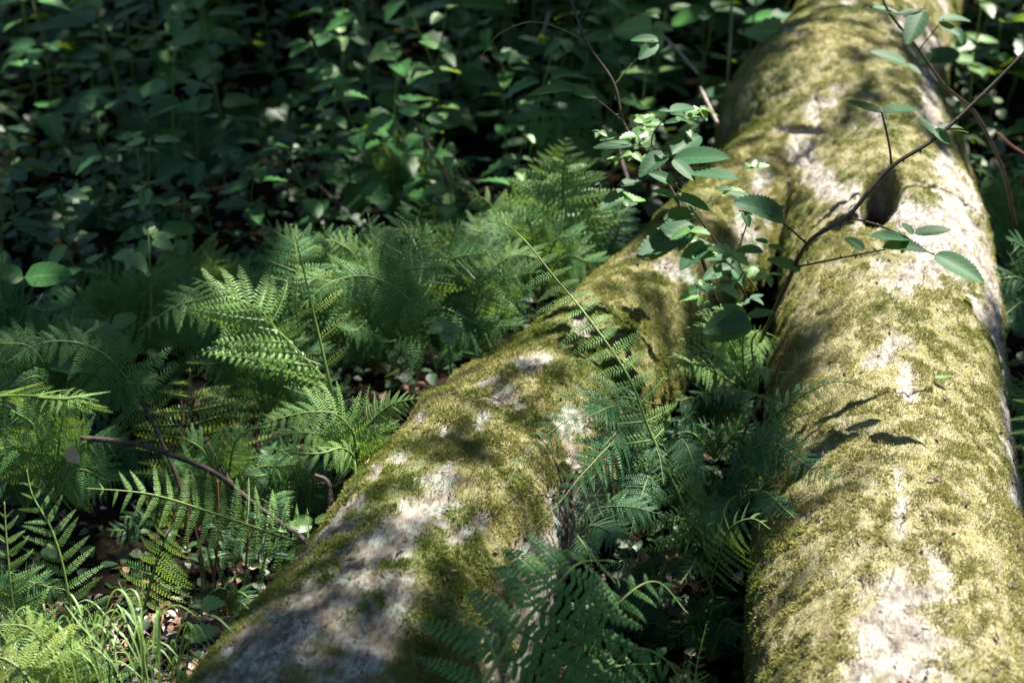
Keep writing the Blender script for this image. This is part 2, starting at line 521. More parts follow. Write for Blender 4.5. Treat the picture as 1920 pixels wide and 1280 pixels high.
at = tm.attributes.new('rot', 'FLOAT', 'POINT'); at.data.foreach_set('value', sstep(.3, .55, q).astype(np.float32))  # mask of the dark shade painted inside the knot hole
at = tm.attributes.new('along', 'FLOAT_VECTOR', 'POINT'); at.data.foreach_set('vector', bark.astype(np.float32).ravel())
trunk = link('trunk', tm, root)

# moss as real blades
def build_moss(nb):
    A, B, C_, D_ = (co2[fv[:, k]] for k in range(4))
    cr = np.cross(C_ - A, D_ - B); ar = np.linalg.norm(cr, axis=1) * .5
    fn = cr / (np.linalg.norm(cr, axis=1)[:, None] + 1e-12)
    ctr = (A + B + C_ + D_) / 4
    mp = moss[fv].mean(1)
    fx, fy, fd = proj(ctr)
    inside = (fx > -150) & (fx < 2150) & (fy > -120) & (fy < 1450) & (fd > .5)
    facing = ((EYE - ctr) * fn).sum(1) / np.linalg.norm(EYE - ctr, axis=1)
    wgt = ar * np.clip(mp, 0, 1) ** 1.5 * np.where(facing > -.25, 1, .12) * np.where(inside, 1, .12) * (3.0 / np.clip(fd, 1.5, 8)) ** 1.3
    thick = fbm(ctr, 30, 3, 61)
    wgt *= .55 + .8 * sstep(.35, .6, thick)
    pr = wgt / wgt.sum()
    f = RS.choice(len(ctr), nb, p=pr)
    u, v = RS.rand(nb, 1), RS.rand(nb, 1)
    P = (A[f] * (1 - u) + B[f] * u) * (1 - v) + (D_[f] * (1 - u) + C_[f] * u) * v
    N = fn[f]
    # blades lean together in tufts
    sw = np.column_stack([vnoise(P, 60, 71), vnoise(P, 60, 73), vnoise(P, 60, 75)]) - .5
    D = N * .75 + sw * 1.5 + RS.normal(0, .55, (nb, 3))
    D -= N * np.minimum((D * N).sum(1) - .12, 0)[:, None]
    D /= np.linalg.norm(D, axis=1)[:, None]
    S = np.cross(D, RS.normal(0, 1, (nb, 3))); S /= np.linalg.norm(S, axis=1)[:, None]
    zone = thick[f]
    L = np.where(onL[fv[f, 0]], 1.0, .78) * (.0038 + .0052 * RS.rand(nb)) * (.7 + 1.0 * sstep(.4, .65, zone))
    w_ = (.0008 + .0007 * RS.rand(nb))
    P = P - N * .001
    # bent blade: quad that ends in a point -> 2 triangles
    mid = P + D * (L * .55)[:, None]
    bend = D + sw * .9 + np.array((0, 0, -.25)); bend /= np.linalg.norm(bend, axis=1)[:, None]
    tip = mid + bend * (L * .5)[:, None]
    a = P - S * (w_ * .6)[:, None]; b = mid + S * w_[:, None]; c = tip; d = mid - S * w_[:, None]
    vv = np.stack([a, b, c, d], 1).reshape(-1, 3)
    ff = np.arange(nb * 4).reshape(-1, 4)
    m = mesh_np('moss', vv, ff, M_moss)
    a_ = m.attributes.new('tone', 'FLOAT', 'POINT'); a_.data.foreach_set('value', np.repeat(tone[fv[f, 0]], 4).astype(np.float32))
    return m
mo = link('moss', build_moss(MOSS_N), root)
tag(mo, 'carpet of short olive and brown moss', kind='stuff')

# where a ray meets the trunk (to lay things on it)
from mathutils.bvhtree import BVHTree
bvh = BVHTree.FromPolygons([tuple(x) for x in co2], [tuple(int(i) for i in x) for x in fv[::1]]) 
def on_trunk(px, py, default_z=.3):
    d = V(W(px, py, 1) - EYE).normalized()
    loc, n, i, dist = bvh.ray_cast(V(EYE), d)
    if loc is None: return V(Wz(px, py, default_z)), Vector((0, 0, 1))
    return loc, n

# ------------------------------------------------------------ ground
def ground_h(x, y):
    P = np.column_stack([np.ravel(x), np.ravel(y), np.zeros(np.size(x))])
    h = (fbm(P, .7, 3, 81) - .5) * .28 + (fbm(P, 5, 3, 83) - .5) * .06
    return h.reshape(np.shape(x)) - .03
def gz(x, y):
    return float(ground_h(np.array([x]), np.array([y]))[0])
gx = np.concatenate([np.linspace(-60, -5.5, 12), np.linspace(-5, 5.5, 150), np.linspace(6, 60, 12)])
gy = np.concatenate([np.linspace(-60, -1, 10), np.linspace(-.5, 11, 160), np.linspace(12, 80, 12)])
X, Y = np.meshgrid(gx, gy)
Z = ground_h(X, Y)
idx = np.arange(X.size).reshape(X.shape)
gf = np.stack([idx[:-1, :-1], idx[:-1, 1:], idx[1:, 1:], idx[1:, :-1]], -1).reshape(-1, 4)
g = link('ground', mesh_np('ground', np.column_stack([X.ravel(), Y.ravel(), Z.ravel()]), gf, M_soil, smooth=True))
tag(g, 'dark forest floor', kind='structure')

# ------------------------------------------------------------ leaf canopy added overhead, out of view, its gaps shaped to place the sunlight
# pools of sunlight, given where they land: (px, py, rx, ry, amount of light)
POOLS = [(1680, 480, 230, 170, 1.0), (1600, 380, 200, 90, 1.0), (1850, 420, 120, 120, 1), (1660, 10, 260, 75, 1.0), (1700, 700, 190, 130, .9), (1760, 850, 180, 150, .95),
         (1780, 1050, 190, 160, 1.0), (1780, 1330, 320, 240, 1.0), (1080, 1170, 220, 120, .42), (1540, 820, 120, 130, .8), (1520, 1080, 120, 200, .75), (1480, 260, 120, 90, .75), (1420, 330, 130, 60, .8),
         (1150, 600, 130, 50, 1.0), (1240, 640, 60, 60, 1.0), (1170, 545, 60, 12, .9), (1280, 470, 60, 16, .9), (1200, 520, 120, 70, .75), (1040, 500, 110, 100, .9), (1330, 430, 60, 50, .7), (960, 660, 110, 70, .75), (850, 760, 130, 100, .75), (1000, 790, 130, 90, .6),
         (760, 900, 110, 90, .6), (930, 1010, 60, 60, .4), (1010, 1020, 60, 40, .7), (930, 860, 300, 190, .66), (760, 1030, 240, 150, .42), (600, 1180, 220, 140, .3), (1640, 250, 160, 60, .6), (1540, 180, 140, 60, .5), (1600, 100, 160, 40, .6),
         (1350, 620, 110, 75, 1.0), (1420, 650, 60, 50, 1), (1350, 330, 90, 60, .8), (1250, 280, 70, 40, .7), (1170, 700, 120, 80, .9), (1245, 860, 60, 110, .9), (1390, 990, 90, 60, 1.0), (1300, 960, 60, 50, .6),
         (70, 790, 150, 110, 1.0), (60, 1010, 170, 160, 1), (250, 960, 190, 90, 1), (290, 1050, 110, 90, .9), (120, 1200, 210, 140, 1), (340, 1220, 110, 80, .5),
         (610, 790, 170, 70, .85), (560, 620, 110, 100, .8), (420, 630, 130, 90, .8), (1060, 370, 170, 170, 1), (800, 440, 200, 70, .6), (620, 470, 110, 70, .8), (640, 790, 170, 80, 1), (900, 640, 90, 60, .55), (900, 330, 110, 60, .45), (620, 470, 70, 50, .45),
         (400, 850, 120, 60, .4), (60, 510, 90, 40, .35), (100, 620, 90, 50, .35), (200, 650, 120, 60, .3), (60, 30, 90, 50, .7), (620, 20, 80, 40, .6), (1280, 40, 90, 50, .5), (1870, 350, 60, 120, .7), (1900, 60, 60, 70, .6), (1910, 850, 40, 130, .9),
         (780, 150, 130, 80, .5), (560, 160, 70, 40, .3), (720, 270, 120, 60, .45), (580, 560, 100, 130, .95), (200, 200, 60, 25, .4), (180, 130, 40, 20, .4), (430, 120, 50, 25, .35), (140, 400, 60, 30, .35), (1000, 70, 80, 50, .3)]
def light_wanted(px, py):
    r = np.zeros(len(px)) + AMBIENT_GAP
    for cx, cy, rx, ry, a in POOLS:
        d = ((px - cx) / rx) ** 2 + ((py - cy) / ry) ** 2
        r = np.maximum(r, a * (1 - sstep(.75, 1.25, d)))
    return r
def build_canopy():
    n = CANOPY_N
    P = np.column_stack([RS.uniform(-3.2, 8.5, n), RS.uniform(2.2, 16, n), RS.uniform(6.0, 8.2, n)])
    # follow each leaf's shadow down to the height of the trunk's back
    s = np.array(SUN)
    k = (P[:, 2] - .5) / s[2]
    Q = P - s[None] * k[:, None]
    qx, qy, qd = proj(Q)
    inv = (qd > .8) & (qx > -500) & (qx < 2400) & (qy > -300) & (qy < 1700)
    want = np.where(inv, light_wanted(qx, qy), AMBIENT_GAP)
    clump = fbm(np.column_stack([Q[:, 0], Q[:, 1], P[:, 2] * .2]), 5.5, 3, 91)
    speck = vnoise(np.column_stack([Q[:, 0], Q[:, 1], Q[:, 0] * 0]), 13, 95)
    want = np.clip(want + (clump - .5) * np.where(want > .85, .2, .35) * np.where(want < .1, .5, 1) * np.where((qx > 350) & (qx < 1150) & (qy > 640), .4, 1) - .0, 0, 1)
    small = (want > .22) & (want <= .82)
    wc = np.clip(want, .012, 1)
    lai = n / (11.7 * 13.8) * 1.54 * .83
    dens = np.where(small, -np.log(wc) / (lai * .036 ** 2), -np.log(wc) / (lai * .075 ** 2))
    dens = np.clip(np.where(want > .82, 0, dens), 0, 1)
    dens = np.where((speck > .87) & (want < .2), dens * .05, dens)
    keep = RS.rand(n) < dens
    P = P[keep]; n = len(P)
    r = np.where(small[keep], .029 + .014 * RS.rand(n), .055 + .04 * RS.rand(n))
    a = RS.uniform(0, 2 * math.pi, n); ti = RS.normal(0, .35, (n, 2))
    T = np.column_stack([np.cos(a), np.sin(a), ti[:, 0]]); S = np.column_stack([-np.sin(a), np.cos(a), ti[:, 1]])
    vv = np.stack([P - T * r[:, None], P + S * (r * .7)[:, None] + np.array((0, 0, .01)), P + T * (r * 1.2)[:, None], P - S * (r * .7)[:, None] + np.array((0, 0, .01))], 1).reshape(-1, 3)
    return mesh_np('shade_canopy', vv, np.arange(n * 4).reshape(-1, 4), M_canopy)
AMBIENT_GAP = .015
cn = link('shade_canopy', build_canopy())
tag(cn, 'unseen leafy canopy overhead, gaps shaped to place the sunlight', kind='stuff')

# the wood that stands all round the glade (outside the frame): it closes the horizon
def woodland():
    n = 46000
    a = RS.uniform(0, 2 * math.pi, n); r = RS.uniform(13, 19, n)
    x = r * np.cos(a); y = 3 + r * np.sin(a)
    z = RS.uniform(0, 1, n) ** 1.0 * 9
    P = np.column_stack([x, y, z])
    dn = fbm(P, .6, 3, 121); keep = dn > .38
    P = P[keep]; n = len(P)
    L = RS.uniform(.12, .3, n)
    D = RS.normal(0, 1, (n, 3)) * np.array((1, 1, .5)); D /= np.linalg.norm(D, axis=1)[:, None]
    S = np.cross(D, RS.normal(0, 1, (n, 3))); S /= np.linalg.norm(S, axis=1)[:, None]
    vv = np.stack([P - D * L[:, None], P + S * (L * .6)[:, None], P + D * L[:, None], P - S * (L * .6)[:, None]], 1).reshape(-1, 3)
    return mesh_np('far_woodland', vv, np.arange(n * 4).reshape(-1, 4), M_canopy)
tag(link('far_woodland', woodland()), 'leafy woodland closing the glade all round', kind='stuff')
# ------------------------------------------------------------ fern fronds
def pinna_mesh(name, n, wmax, curv, mat, det=1, narrow=.46, fwd=.30, taper=1.0, curl=0.0, lobes=1.0, seed=0, gap=1.0):
    """unit-long leaflet of a frond along +X: a thin midrib with n pairs of pinnules; curv bends it down (-Z)"""
    rs = np.random.RandomState(seed)
    vv, ff = [], []
    tt = np.linspace(0, 1, 61); CA = curv * tt + curl * np.maximum(0, tt - .5) ** 2 * 12
    CX = np.concatenate([[0], np.cumsum(np.cos(CA[1:]) / 60)]); CZ = -np.concatenate([[0], np.cumsum(np.sin(CA[1:]) / 60)])
    def pos(t):
        # bend: the slope grows towards the tip, faster where it curls
        k = int(round(t * 60)); return np.array((CX[k], 0, CZ[k])), CA[k]
    # midrib
    for i in range(7):
        t = i / 6; p, a = pos(t); r = .009 * (1 - t) + .003
        vv += [p + (0, -r, .0), p + (0, 0, r * 1.2), p + (0, r, 0)]
        if i:
            b = (i - 1) * 3
            ff += [(b, b + 3, b + 4, b + 1), (b + 1, b + 4, b + 5, b + 2)]
    sp = 1.0 / (n + 1)
    for i in range(n):
        for sgn in (-1, 1):
            t = (i + .6 + (.0 if sgn > 0 else .35)) * sp
            p, a = pos(t)
            prof = min(1.0, .55 + t * 4.0) * (1 - t ** 1.7) ** (.8 * taper) + .05
            L = wmax * prof * rs.uniform(.88, 1.08)
            wd = sp * narrow * gap * rs.uniform(.9, 1.05) * (.55 + .45 * prof)
            fx = fwd + .25 * t + rs.uniform(-.05, .05)
            d = np.array((math.sin(fx), sgn * math.cos(fx), 0)); e = np.array((math.cos(fx), -sgn * math.sin(fx), 0))
            # tilt with the bend
            ca, sa = math.cos(a), math.sin(a)
            R = lambda q: np.array((q[0] * ca + q[2] * sa, q[1], -q[0] * sa + q[2] * ca))
            dz = rs.uniform(-.10, .04)
            o = len(vv)
            if det == 0:
                pts = [(0, 0, 0), (.5, -1, -.02), (1, 0, -.12 + dz), (.5, 1, -.02)]
                fs = [(0, 1, 2), (0, 2, 3)]
            elif det == 1:
                pts = [(0, 0, 0), (.18, -.9, 0), (.72, -.8, -.05), (1, 0, -.14 + dz), (.72, .8, -.05), (.18, .9, 0), (.5, 0, .05)]
                fs = [(6, 0, 1), (6, 1, 2), (6, 2, 3), (6, 3, 4), (6, 4, 5), (6, 5, 0)]
            else:
                pts = [(0, 0, .0), (.06, -.85, -.05), (.35, -1.05, -.03), (.62, -.95, -.07), (.86, -.66, -.12), (1, 0, -.2 + dz), (.86, .66, -.12), (.62, .95, -.07), (.35, 1.05, -.03), (.06, .85, -.05), (.3, 0, .09), (.68, 0, .04)]
                fs = [(10, 0, 1), (10, 1, 2), (10, 2, 3), (11, 10, 3), (11, 3, 4), (11, 4, 5), (11, 5, 6), (11, 6, 7), (10, 11, 7), (10, 7, 8), (10, 8, 9), (10, 9, 0)]
            for (u, s_, z) in pts:
                q = d * (u * L) + e * (s_ * wd) + np.array((0, 0, z * L * lobes))
                vv.append(p + R(q))
            ff += [tuple(o + k for k in f) for f in fs]
    return mesh_py(name, vv, ff, mat)

_pin = {}
def pinna(kind, curv, mat):
    key = (kind, round(curv, 2), mat.name)
    if key not in _pin:
        K = {'lady': dict(n=13, wmax=.18, det=1, narrow=.30), 'fine': dict(n=17, wmax=.13, det=1, narrow=.32), 'far': dict(n=14, wmax=.16, det=0, narrow=.42),
             'bold': dict(n=12, wmax=.155, det=2, narrow=.37, fwd=.28, lobes=1.5), 'young': dict(n=14, wmax=.15, det=1, narrow=.30, curl=.35, taper=1.3),
             'curl': dict(n=16, wmax=.13, det=1, narrow=.24, curl=.45, taper=1.0), 'sparse': dict(n=11, wmax=.24, det=1, narrow=.36, fwd=.25),
             'broad': dict(n=12, wmax=.22, det=1, narrow=.34, fwd=.35)}[kind]
        _pin[key] = [pinna_mesh('leaflet', curv=curv * f, mat=mat, seed=s, **K) for s, f in ((1, .6), (2, 1.0), (3, 1.5))]
    return _pin[key]

def frond(fern, pts, width, n=18, normal=None, kind='lady', mat=None, curv=.5, droop=.15, a0=78, a1=48, shape='lance', start=.12, stem=.0035,
          stem_mat=None, sides=(1, 1), lift=0.0, seed=1, tipcut=.985, label=None, rag=0.0, clear=0):
    mat = mat or M_fern
    rs = np.random.RandomState(seed * 17 + 5)
    if clear:               # keep the frond off the bark it hangs over
        q = []
        for (x_, y_, d_) in pts:
            v_ = V(W(x_, y_, 1) - EYE); hit = bvh.ray_cast(V(EYE), v_.normalized())
            if hit[0] is not None:
                sd_ = float((np.array(hit[0]) - EYE) @ FW)
                if d_ > sd_ - clear and d_ < sd_ + .35: d_ = sd_ - clear
            q.append((x_, y_, d_))
        pts = q
    P = [np.asarray(W(*p)) if len(p) == 3 else np.asarray(p[:3]) for p in pts]
    C = catmull(P, 40)
    loc = np.array(fern.location)
    v, f = tube(C - loc, np.linspace(stem, stem * .25, 40), 6)
    fr = link('frond', mesh_py('frond', v, f, stem_mat or M_stem_green, smooth=True), fern)
    if label: fr['label'] = label
    T, A, B = frames(C)
    nrm = np.asarray(normal if normal is not None else (0, -.5, .85), float)
    s = arc(C); tot = s[-1]
    for i in range(n):
        u = start + (tipcut - start) * (i / (n - 1)) ** .92
        b = (u - start) / (1 - start)
        if shape == 'lance': sh = min(1, .45 + b * 2.2) * (1 - b ** 1.8) ** .9
        elif shape == 'tri': sh = (1 - b) ** .85 * (1.0 if b > .06 else .85)
        elif shape == 'taper': sh = 1.0 - .55 * b
        elif shape == 'even': sh = .9 * (1 - b ** 4)
        else: sh = min(1, .6 + b * 1.5) * (1 - b ** 2.6)
        sh = max(sh, .05)
        k = int(np.searchsorted(s, u * tot)); k = min(max(k, 1), 39)
        fr_ = (u * tot - s[k - 1]) / max(1e-9, s[k] - s[k - 1])
        base = C[k - 1] * (1 - fr_) + C[k] * fr_
        t = T[k]
        nn = nrm - t * (nrm @ t); nn /= np.linalg.norm(nn) + 1e-9
        S = np.cross(t, nn)
        for side, on in ((1, sides[0]), (-1, sides[1])):
            if not on or rs.rand() < max(rag, .03): continue
            a = math.radians(a0 + (a1 - a0) * b + rs.uniform(-8, 8))
            d = math.cos(a) * t + math.sin(a) * side * S + lift * nn + np.array((0, 0, -droop * rs.uniform(.6, 1.4)))
            d /= np.linalg.norm(d)
            z = nn + rs.normal(0, .22, 3)
            z = z - d * (z @ d); z /= np.linalg.norm(z)
            y = np.cross(z, d)
            L = width * sh * rs.uniform(.82, 1.10)
            m = Matrix(((d[0] * L, y[0] * L, z[0] * L, base[0] - loc[0]), (d[1] * L, y[1] * L, z[1] * L, base[1] - loc[1]), (d[2] * L, y[2] * L, z[2] * L, base[2] - loc[2]), (0, 0, 0, 1)))
            me = pinna(kind, curv, mat)[rs.randint(3)]
            link('leaflet', me, fr, mw=m)
    return fr

def fern(label, base, group=None, name='fern'):
    p = W(*base) if len(base) == 3 else Wz(base[0], base[1], 0)
    return thing(name, label, 'fern', p, group)

FACE = -FW * .9 + UP * .35      # a frond that turns its face to the photographer's side of the glade
UPN = np.array((0, -.25, .95))
FG = 'ferns growing round the fallen trunk'

# A  big dark frond at the bottom, in front of the left limb
F = fern('large deep green fern with arching leaflets at the bottom edge, before the left limb', (915, 1488, 2.22), FG)
frond(F, [(885, 1318, 2.29), (965, 1188, 2.33), (1035, 1108, 2.37), (1085, 1056, 2.43), (1145, 1050, 2.51)], .25, n=9, normal=(0, -.35, .95), kind='bold', mat=M_fern, curv=.75, droop=.12, a0=88, a1=40, start=.08, shape='wide', stem=.0048, seed=3)
frond(F, [(1015, 1408, 2.32), (1075, 1318, 2.37), (1145, 1253, 2.43), (1235, 1243, 2.51)], .15, n=9, normal=(0, -.3, .95), kind='bold', mat=M_fern, curv=.6, droop=.3, start=.05, seed=4)
frond(F, [(960, 1400, 2.42), (1080, 1240, 2.45), (1160, 1130, 2.5), (1230, 1090, 2.54), (1290, 1150, 2.5)], .10, n=12, normal=(0, -.35, .95), kind='bold', mat=M_fern, curv=.7, droop=.2, start=.2, seed=850)
frond(F, [(960, 1420, 2.3), (1100, 1300, 2.34), (1180, 1220, 2.38), (1240, 1230, 2.4), (1290, 1290, 2.38)], .12, n=13, normal=(0, -.35, .95), kind='bold', mat=M_fern, curv=.7, droop=.2, start=.2, seed=851)
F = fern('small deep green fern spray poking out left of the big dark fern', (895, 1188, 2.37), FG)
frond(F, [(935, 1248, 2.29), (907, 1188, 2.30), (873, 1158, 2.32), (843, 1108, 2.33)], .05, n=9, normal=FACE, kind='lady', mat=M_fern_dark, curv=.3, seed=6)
# A2 pale fern below it
F = fern('fern with small pale leaflets low at the bottom edge between the limbs', (1200, 1420, 2.6), FG)
frond(F, [(1290, 1420, 2.6), (1180, 1310, 2.6), (1110, 1262, 2.6), (1050, 1250, 2.62)], .085, n=14, normal=(0, -.4, .9), kind='lady', mat=M_fern_light, curv=.4, seed=7)
frond(F, [(1290, 1420, 2.6), (1300, 1300, 2.6), (1308, 1240, 2.6), (1325, 1168, 2.62)], .035, n=14, normal=FACE, kind='lady', mat=M_fern_light, curv=.3, seed=8)
frond(F, [(1240, 1440, 2.55), (1270, 1330, 2.55), (1300, 1285, 2.55), (1330, 1262, 2.57)], .07, n=12, normal=(0, -.4, .9), kind='lady', mat=M_fern_light, curv=.4, seed=9)
# B  long sunlit young frond leaning over the left limb
F = fern('tall fresh green fern frond with curled tip leaning up across the left limb', (1320, 1080), FG)
frond(F, [(1312, 1010, 3.05), (1262, 905, 3.0), (1215, 800, 2.98), (1178, 705, 2.98), (1100, 592, 3.02), (1040, 520, 3.08), (985, 452, 3.12), (945, 420, 3.12), (918, 415, 3.10)], .13, n=22, normal=(.1, -.45, .9), kind='lady', mat=M_fern_light, curv=.5, droop=.12, a0=72, a1=80, start=.03, stem=.0042, clear=.075, seed=11, shape='taper')
# C  dark hart ferns hanging over the left limb's right flank
F = fern('deep green glossy fern hanging over the right flank of the left limb', (1190, 800, 3.25), FG)
frond(F, [(1240, 760, 3.25), (1150, 745, 3.05), (1060, 790, 2.92), (990, 850, 2.86), (945, 915, 2.82)], .085, n=20, normal=(.1, -.6, .8), kind='lady', mat=M_fern_dark, curv=.5, droop=.1, clear=.11, stem=.0024, stem_mat=M_cane_green, seed=12)
frond(F, [(1250, 800, 3.25), (1170, 815, 3.0), (1100, 880, 2.86), (1050, 940, 2.8), (1005, 985, 2.76)], .10, n=19, normal=(.1, -.6, .8), kind='bold', mat=M_fern_dark, curv=.5, droop=.1, clear=.11, stem=.0024, stem_mat=M_cane_green, seed=13)
frond(F, [(1230, 850, 3.15), (1180, 840, 3.0), (1140, 800, 2.98), (1090, 790, 2.98)], .08, n=15, normal=(0, -.4, .9), kind='lady', mat=M_fern_dark, curv=.6, droop=.2, clear=.11, stem=.0024, stem_mat=M_cane_green, seed=14)
frond(F, [(1120, 800, 3.1), (1180, 790, 3.05), (1230, 840, 2.98), (1245, 910, 2.92)], .075, n=16, normal=(.2, -.5, .8), kind='lady', mat=M_fern_dark, curv=.5, droop=.2, clear=.11, stem=.0024, stem_mat=M_cane_green, seed=15)
frond(F, [(1130, 740, 3.1), (1110, 770, 3.0), (1095, 830, 2.95)], .05, n=12, normal=FACE, kind='lady', mat=M_fern_dark, curv=.5, droop=.2, clear=.11, stem=.0024, stem_mat=M_cane_green, seed=16)
for k, (x, y, dx, dy, L) in enumerate(((1230, 790, -150, 110, .075), (1210, 860, -130, 60, .07), (1240, 880, -60, 130, .075), (1200, 770, -110, 10, .07), (1260, 820, 60, 110, .07), (1170, 900, -90, 90, .065))):
    frond(F, [(x, y, 3.05), (x + dx * .4, y - 12 + dy * .2, 2.98), (x + dx * .8, y + dy * .65, 2.92), (x + dx, y + dy, 2.9)], L, n=17, normal=(.1, -.6, .8), kind=('lady', 'bold')[k % 2], mat=M_fern_dark, curv=.5, droop=.12, clear=.10, stem=.0024, stem_mat=M_cane_green, seed=820 + k)
F = fern('dim blue-green fern in the dark gap beside the ridged bark', (1120, 960, 2.95), FG)
frond(F, [(1080, 1000, 2.95), (1120, 955, 2.95), (1180, 950, 2.92), (1245, 965, 2.9)], .085, n=17, normal=(.1, -.5, .85), kind='lady', mat=M_fern_dark, curv=.4, droop=.25, clear=.11, stem=.0024, stem_mat=M_cane_green, seed=17)
frond(F, [(1080, 1010, 2.9), (1110, 985, 2.85), (1150, 1000, 2.8), (1195, 1035, 2.78)], .075, n=17, normal=(.1, -.5, .85), kind='lady', mat=M_fern_dark, curv=.4, droop=.25, clear=.11, stem=.0024, stem_mat=M_cane_green, seed=18)
frond(F, [(1080, 1000, 2.9), (1100, 1030, 2.82), (1108, 1050, 2.8), (1110, 1075, 2.78)], .045, n=12, normal=FACE, kind='lady', mat=M_fern_dark, curv=.4, droop=.1, clear=.11, stem=.0024, stem_mat=M_cane_green, seed=19)
# D  fern over the right limb's left flank
F = fern('deep green fern spreading onto the mossy flank of the right limb', (1400, 880, 3.1), FG)
frond(F, [(1380, 900, 3.15), (1400, 850, 3.02), (1450, 830, 2.92), (1510, 870, 2.84), (1582, 912, 2.78)], .085, n=20, normal=(-.2, -.6, .8), kind='bold', mat=M_fern_dark, curv=.5, droop=.15, clear=.11, stem=.0024, stem_mat=M_cane_green, seed=21)
frond(F, [(1380, 900, 3.2), (1430, 800, 3.08), (1500, 745, 3.0), (1570, 715, 2.98), (1645, 735, 2.93)], .075, n=18, normal=(-.2, -.6, .8), kind='lady', mat=M_fern_dark, curv=.6, droop=.2, clear=.11, stem=.0024, stem_mat=M_cane_green, seed=22)
frond(F, [(1400, 920, 3.15), (1440, 830, 3.05), (1480, 790, 3.0), (1530, 770, 2.96)], .07, n=15, normal=(-.2, -.6, .8), kind='lady', mat=M_fern_dark, curv=.6, droop=.2, clear=.11, stem=.0024, stem_mat=M_cane_green, seed=23)
frond(F, [(1400, 960, 3.1), (1400, 900, 3.05), (1385, 860, 3.05), (1350, 850, 3.05)], .08, n=15, normal=(-.1, -.6, .8), kind='lady', mat=M_fern_dark, curv=.5, droop=.2, clear=.11, stem=.0024, stem_mat=M_cane_green, seed=24)
# E  fresh tips between the limbs
for k, (x, y, dx, dy, L) in enumerate(((1390, 880, 110, -60, .07), (1400, 920, 90, 50, .07), (1380, 930, -40, 90, .07))):
    frond(F, [(x, y, 3.05), (x + dx * .4, y - 12 + dy * .3, 2.98), (x + dx * .8, y + dy * .7, 2.92), (x + dx, y + dy, 2.9)], L, n=17, normal=(-.1, -.6, .8), kind=('lady', 'bold')[k % 2], mat=M_fern_dark, curv=.5, droop=.12, clear=.06, seed=840 + k)
F = fern('fresh pale green fern tip drooping against the right limb in the gap', (1330, 1100, 3.0), FG)
frond(F, [(1330, 1100, 3.0), (1350, 1040, 2.9), (1370, 990, 2.82), (1410, 972, 2.78), (1445, 992, 2.76)], .10, n=14, normal=(-.1, -.5, .85), kind='fine', mat=M_fern_light, curv=.7, droop=.35, clear=.075, seed=25, shape='wide', a0=95, a1=60)
frond(F, [(1340, 1120, 3.0), (1310, 1050, 2.95), (1300, 1060, 2.9), (1275, 1095, 2.85)], .05, n=10, normal=FACE, kind='lady', mat=M_fern_light, curv=.5, droop=.2, clear=.075, seed=26)
F = fern('short fern with bright leaflets under the long fresh frond', (1290, 1000, 3.0), FG)
frond(F, [(1350, 960, 3.05), (1300, 935, 2.98), (1280, 905, 2.95)], .07, n=8, normal=FACE, kind='lady', mat=M_fern_light, curv=.4, droop=.1, clear=.075, seed=27)
frond(F, [(1320, 1010, 3.0), (1290, 985, 2.95), (1285, 940, 2.9)], .06, n=8, normal=FACE, kind='lady', mat=M_fern_light, curv=.4, droop=.1, clear=.075, seed=28)
# F/G  valley ferns near the fork
F = fern('sunlit blue-green fern in the crook where the limbs part', (1330, 700, 3.5), FG)
for k, (a, b, c) in enumerate((((1400, 690, 3.55), (1350, 620, 3.45), (1270, 640, 3.35)), ((1400, 690, 3.55), (1370, 600, 3.5), (1330, 570, 3.5)), ((1380, 700, 3.5), (1420, 620, 3.45), (1400, 700, 3.3)), ((1380, 720, 3.5), (1300, 680, 3.35), (1240, 700, 3.25)))):
    frond(F, [a, b, c], .075, n=15, normal=(0, -.5, .85), kind='broad', mat=M_fern_light, curv=.5, droop=.2, seed=30 + k)
for k, (a, b, c) in enumerate((((1400, 700, 3.4), (1340, 600, 3.3), (1300, 590, 3.25)), ((1420, 720, 3.4), (1410, 640, 3.3), (1440, 610, 3.25)), ((1400, 720, 3.35), (1330, 660, 3.2), (1250, 670, 3.15)), ((1400, 700, 3.4), (1380, 610, 3.3), (1360, 575, 3.3)), ((1420, 730, 3.3), (1420, 690, 3.2), (1440, 720, 3.15)))):
    frond(F, [a, b, c], .06, n=14, normal=(.1, -.6, .8), kind='broad', mat=M_fern_light, curv=.5, droop=.15, seed=800 + k)
F = fern('flat green fern frond lying level over the dark gap near the fork', (1460, 740, 3.3), FG)
frond(F, [(1490, 700, 3.3), (1420, 695, 3.25), (1350, 690, 3.2), (1290, 680, 3.18)], .085, n=20, normal=(0, -.05, 1), kind='fine', mat=M_fern, curv=.2, droop=.02, seed=35, a0=60, a1=40)
frond(F, [(1470, 760, 3.25), (1400, 735, 3.2), (1330, 735, 3.15), (1280, 760, 3.1)], .07, n=17, normal=(0, -.2, 1), kind='lady', mat=M_fern_dark, curv=.3, droop=.1, seed=36)
for k, (x, y, d) in enumerate(((1190, 1110, 3.1), (1330, 900, 3.3), (1250, 800, 3.5), (1340, 800, 3.45), (1230, 1040, 3.1))):
    F = fern(['dim little fern deep in the gap beside the big fern', 'dim little fern in the shade between the long frond and the right limb', 'dim fern deep in the shade behind the fresh frond', 'dim fern in the deepest shade of the gap', 'faint fern behind the blue-green fern in the gap'][k], (x, y + 90, d), FG)
    for j in range(4):
        a = (j - 1.5) * .8 + random.uniform(-.2, .2)
        frond(F, [(x, y + 60, d), (x + math.sin(a) * 50, y + 10, d - .05), (x + math.sin(a) * 120, y - 15 + 50 * abs(math.sin(a)), d - .08)], .07, n=13, normal=(0, -.5, .85), kind='far', mat=M_fern_dark, curv=.5, droop=.2, seed=40 + k * 5 + j)
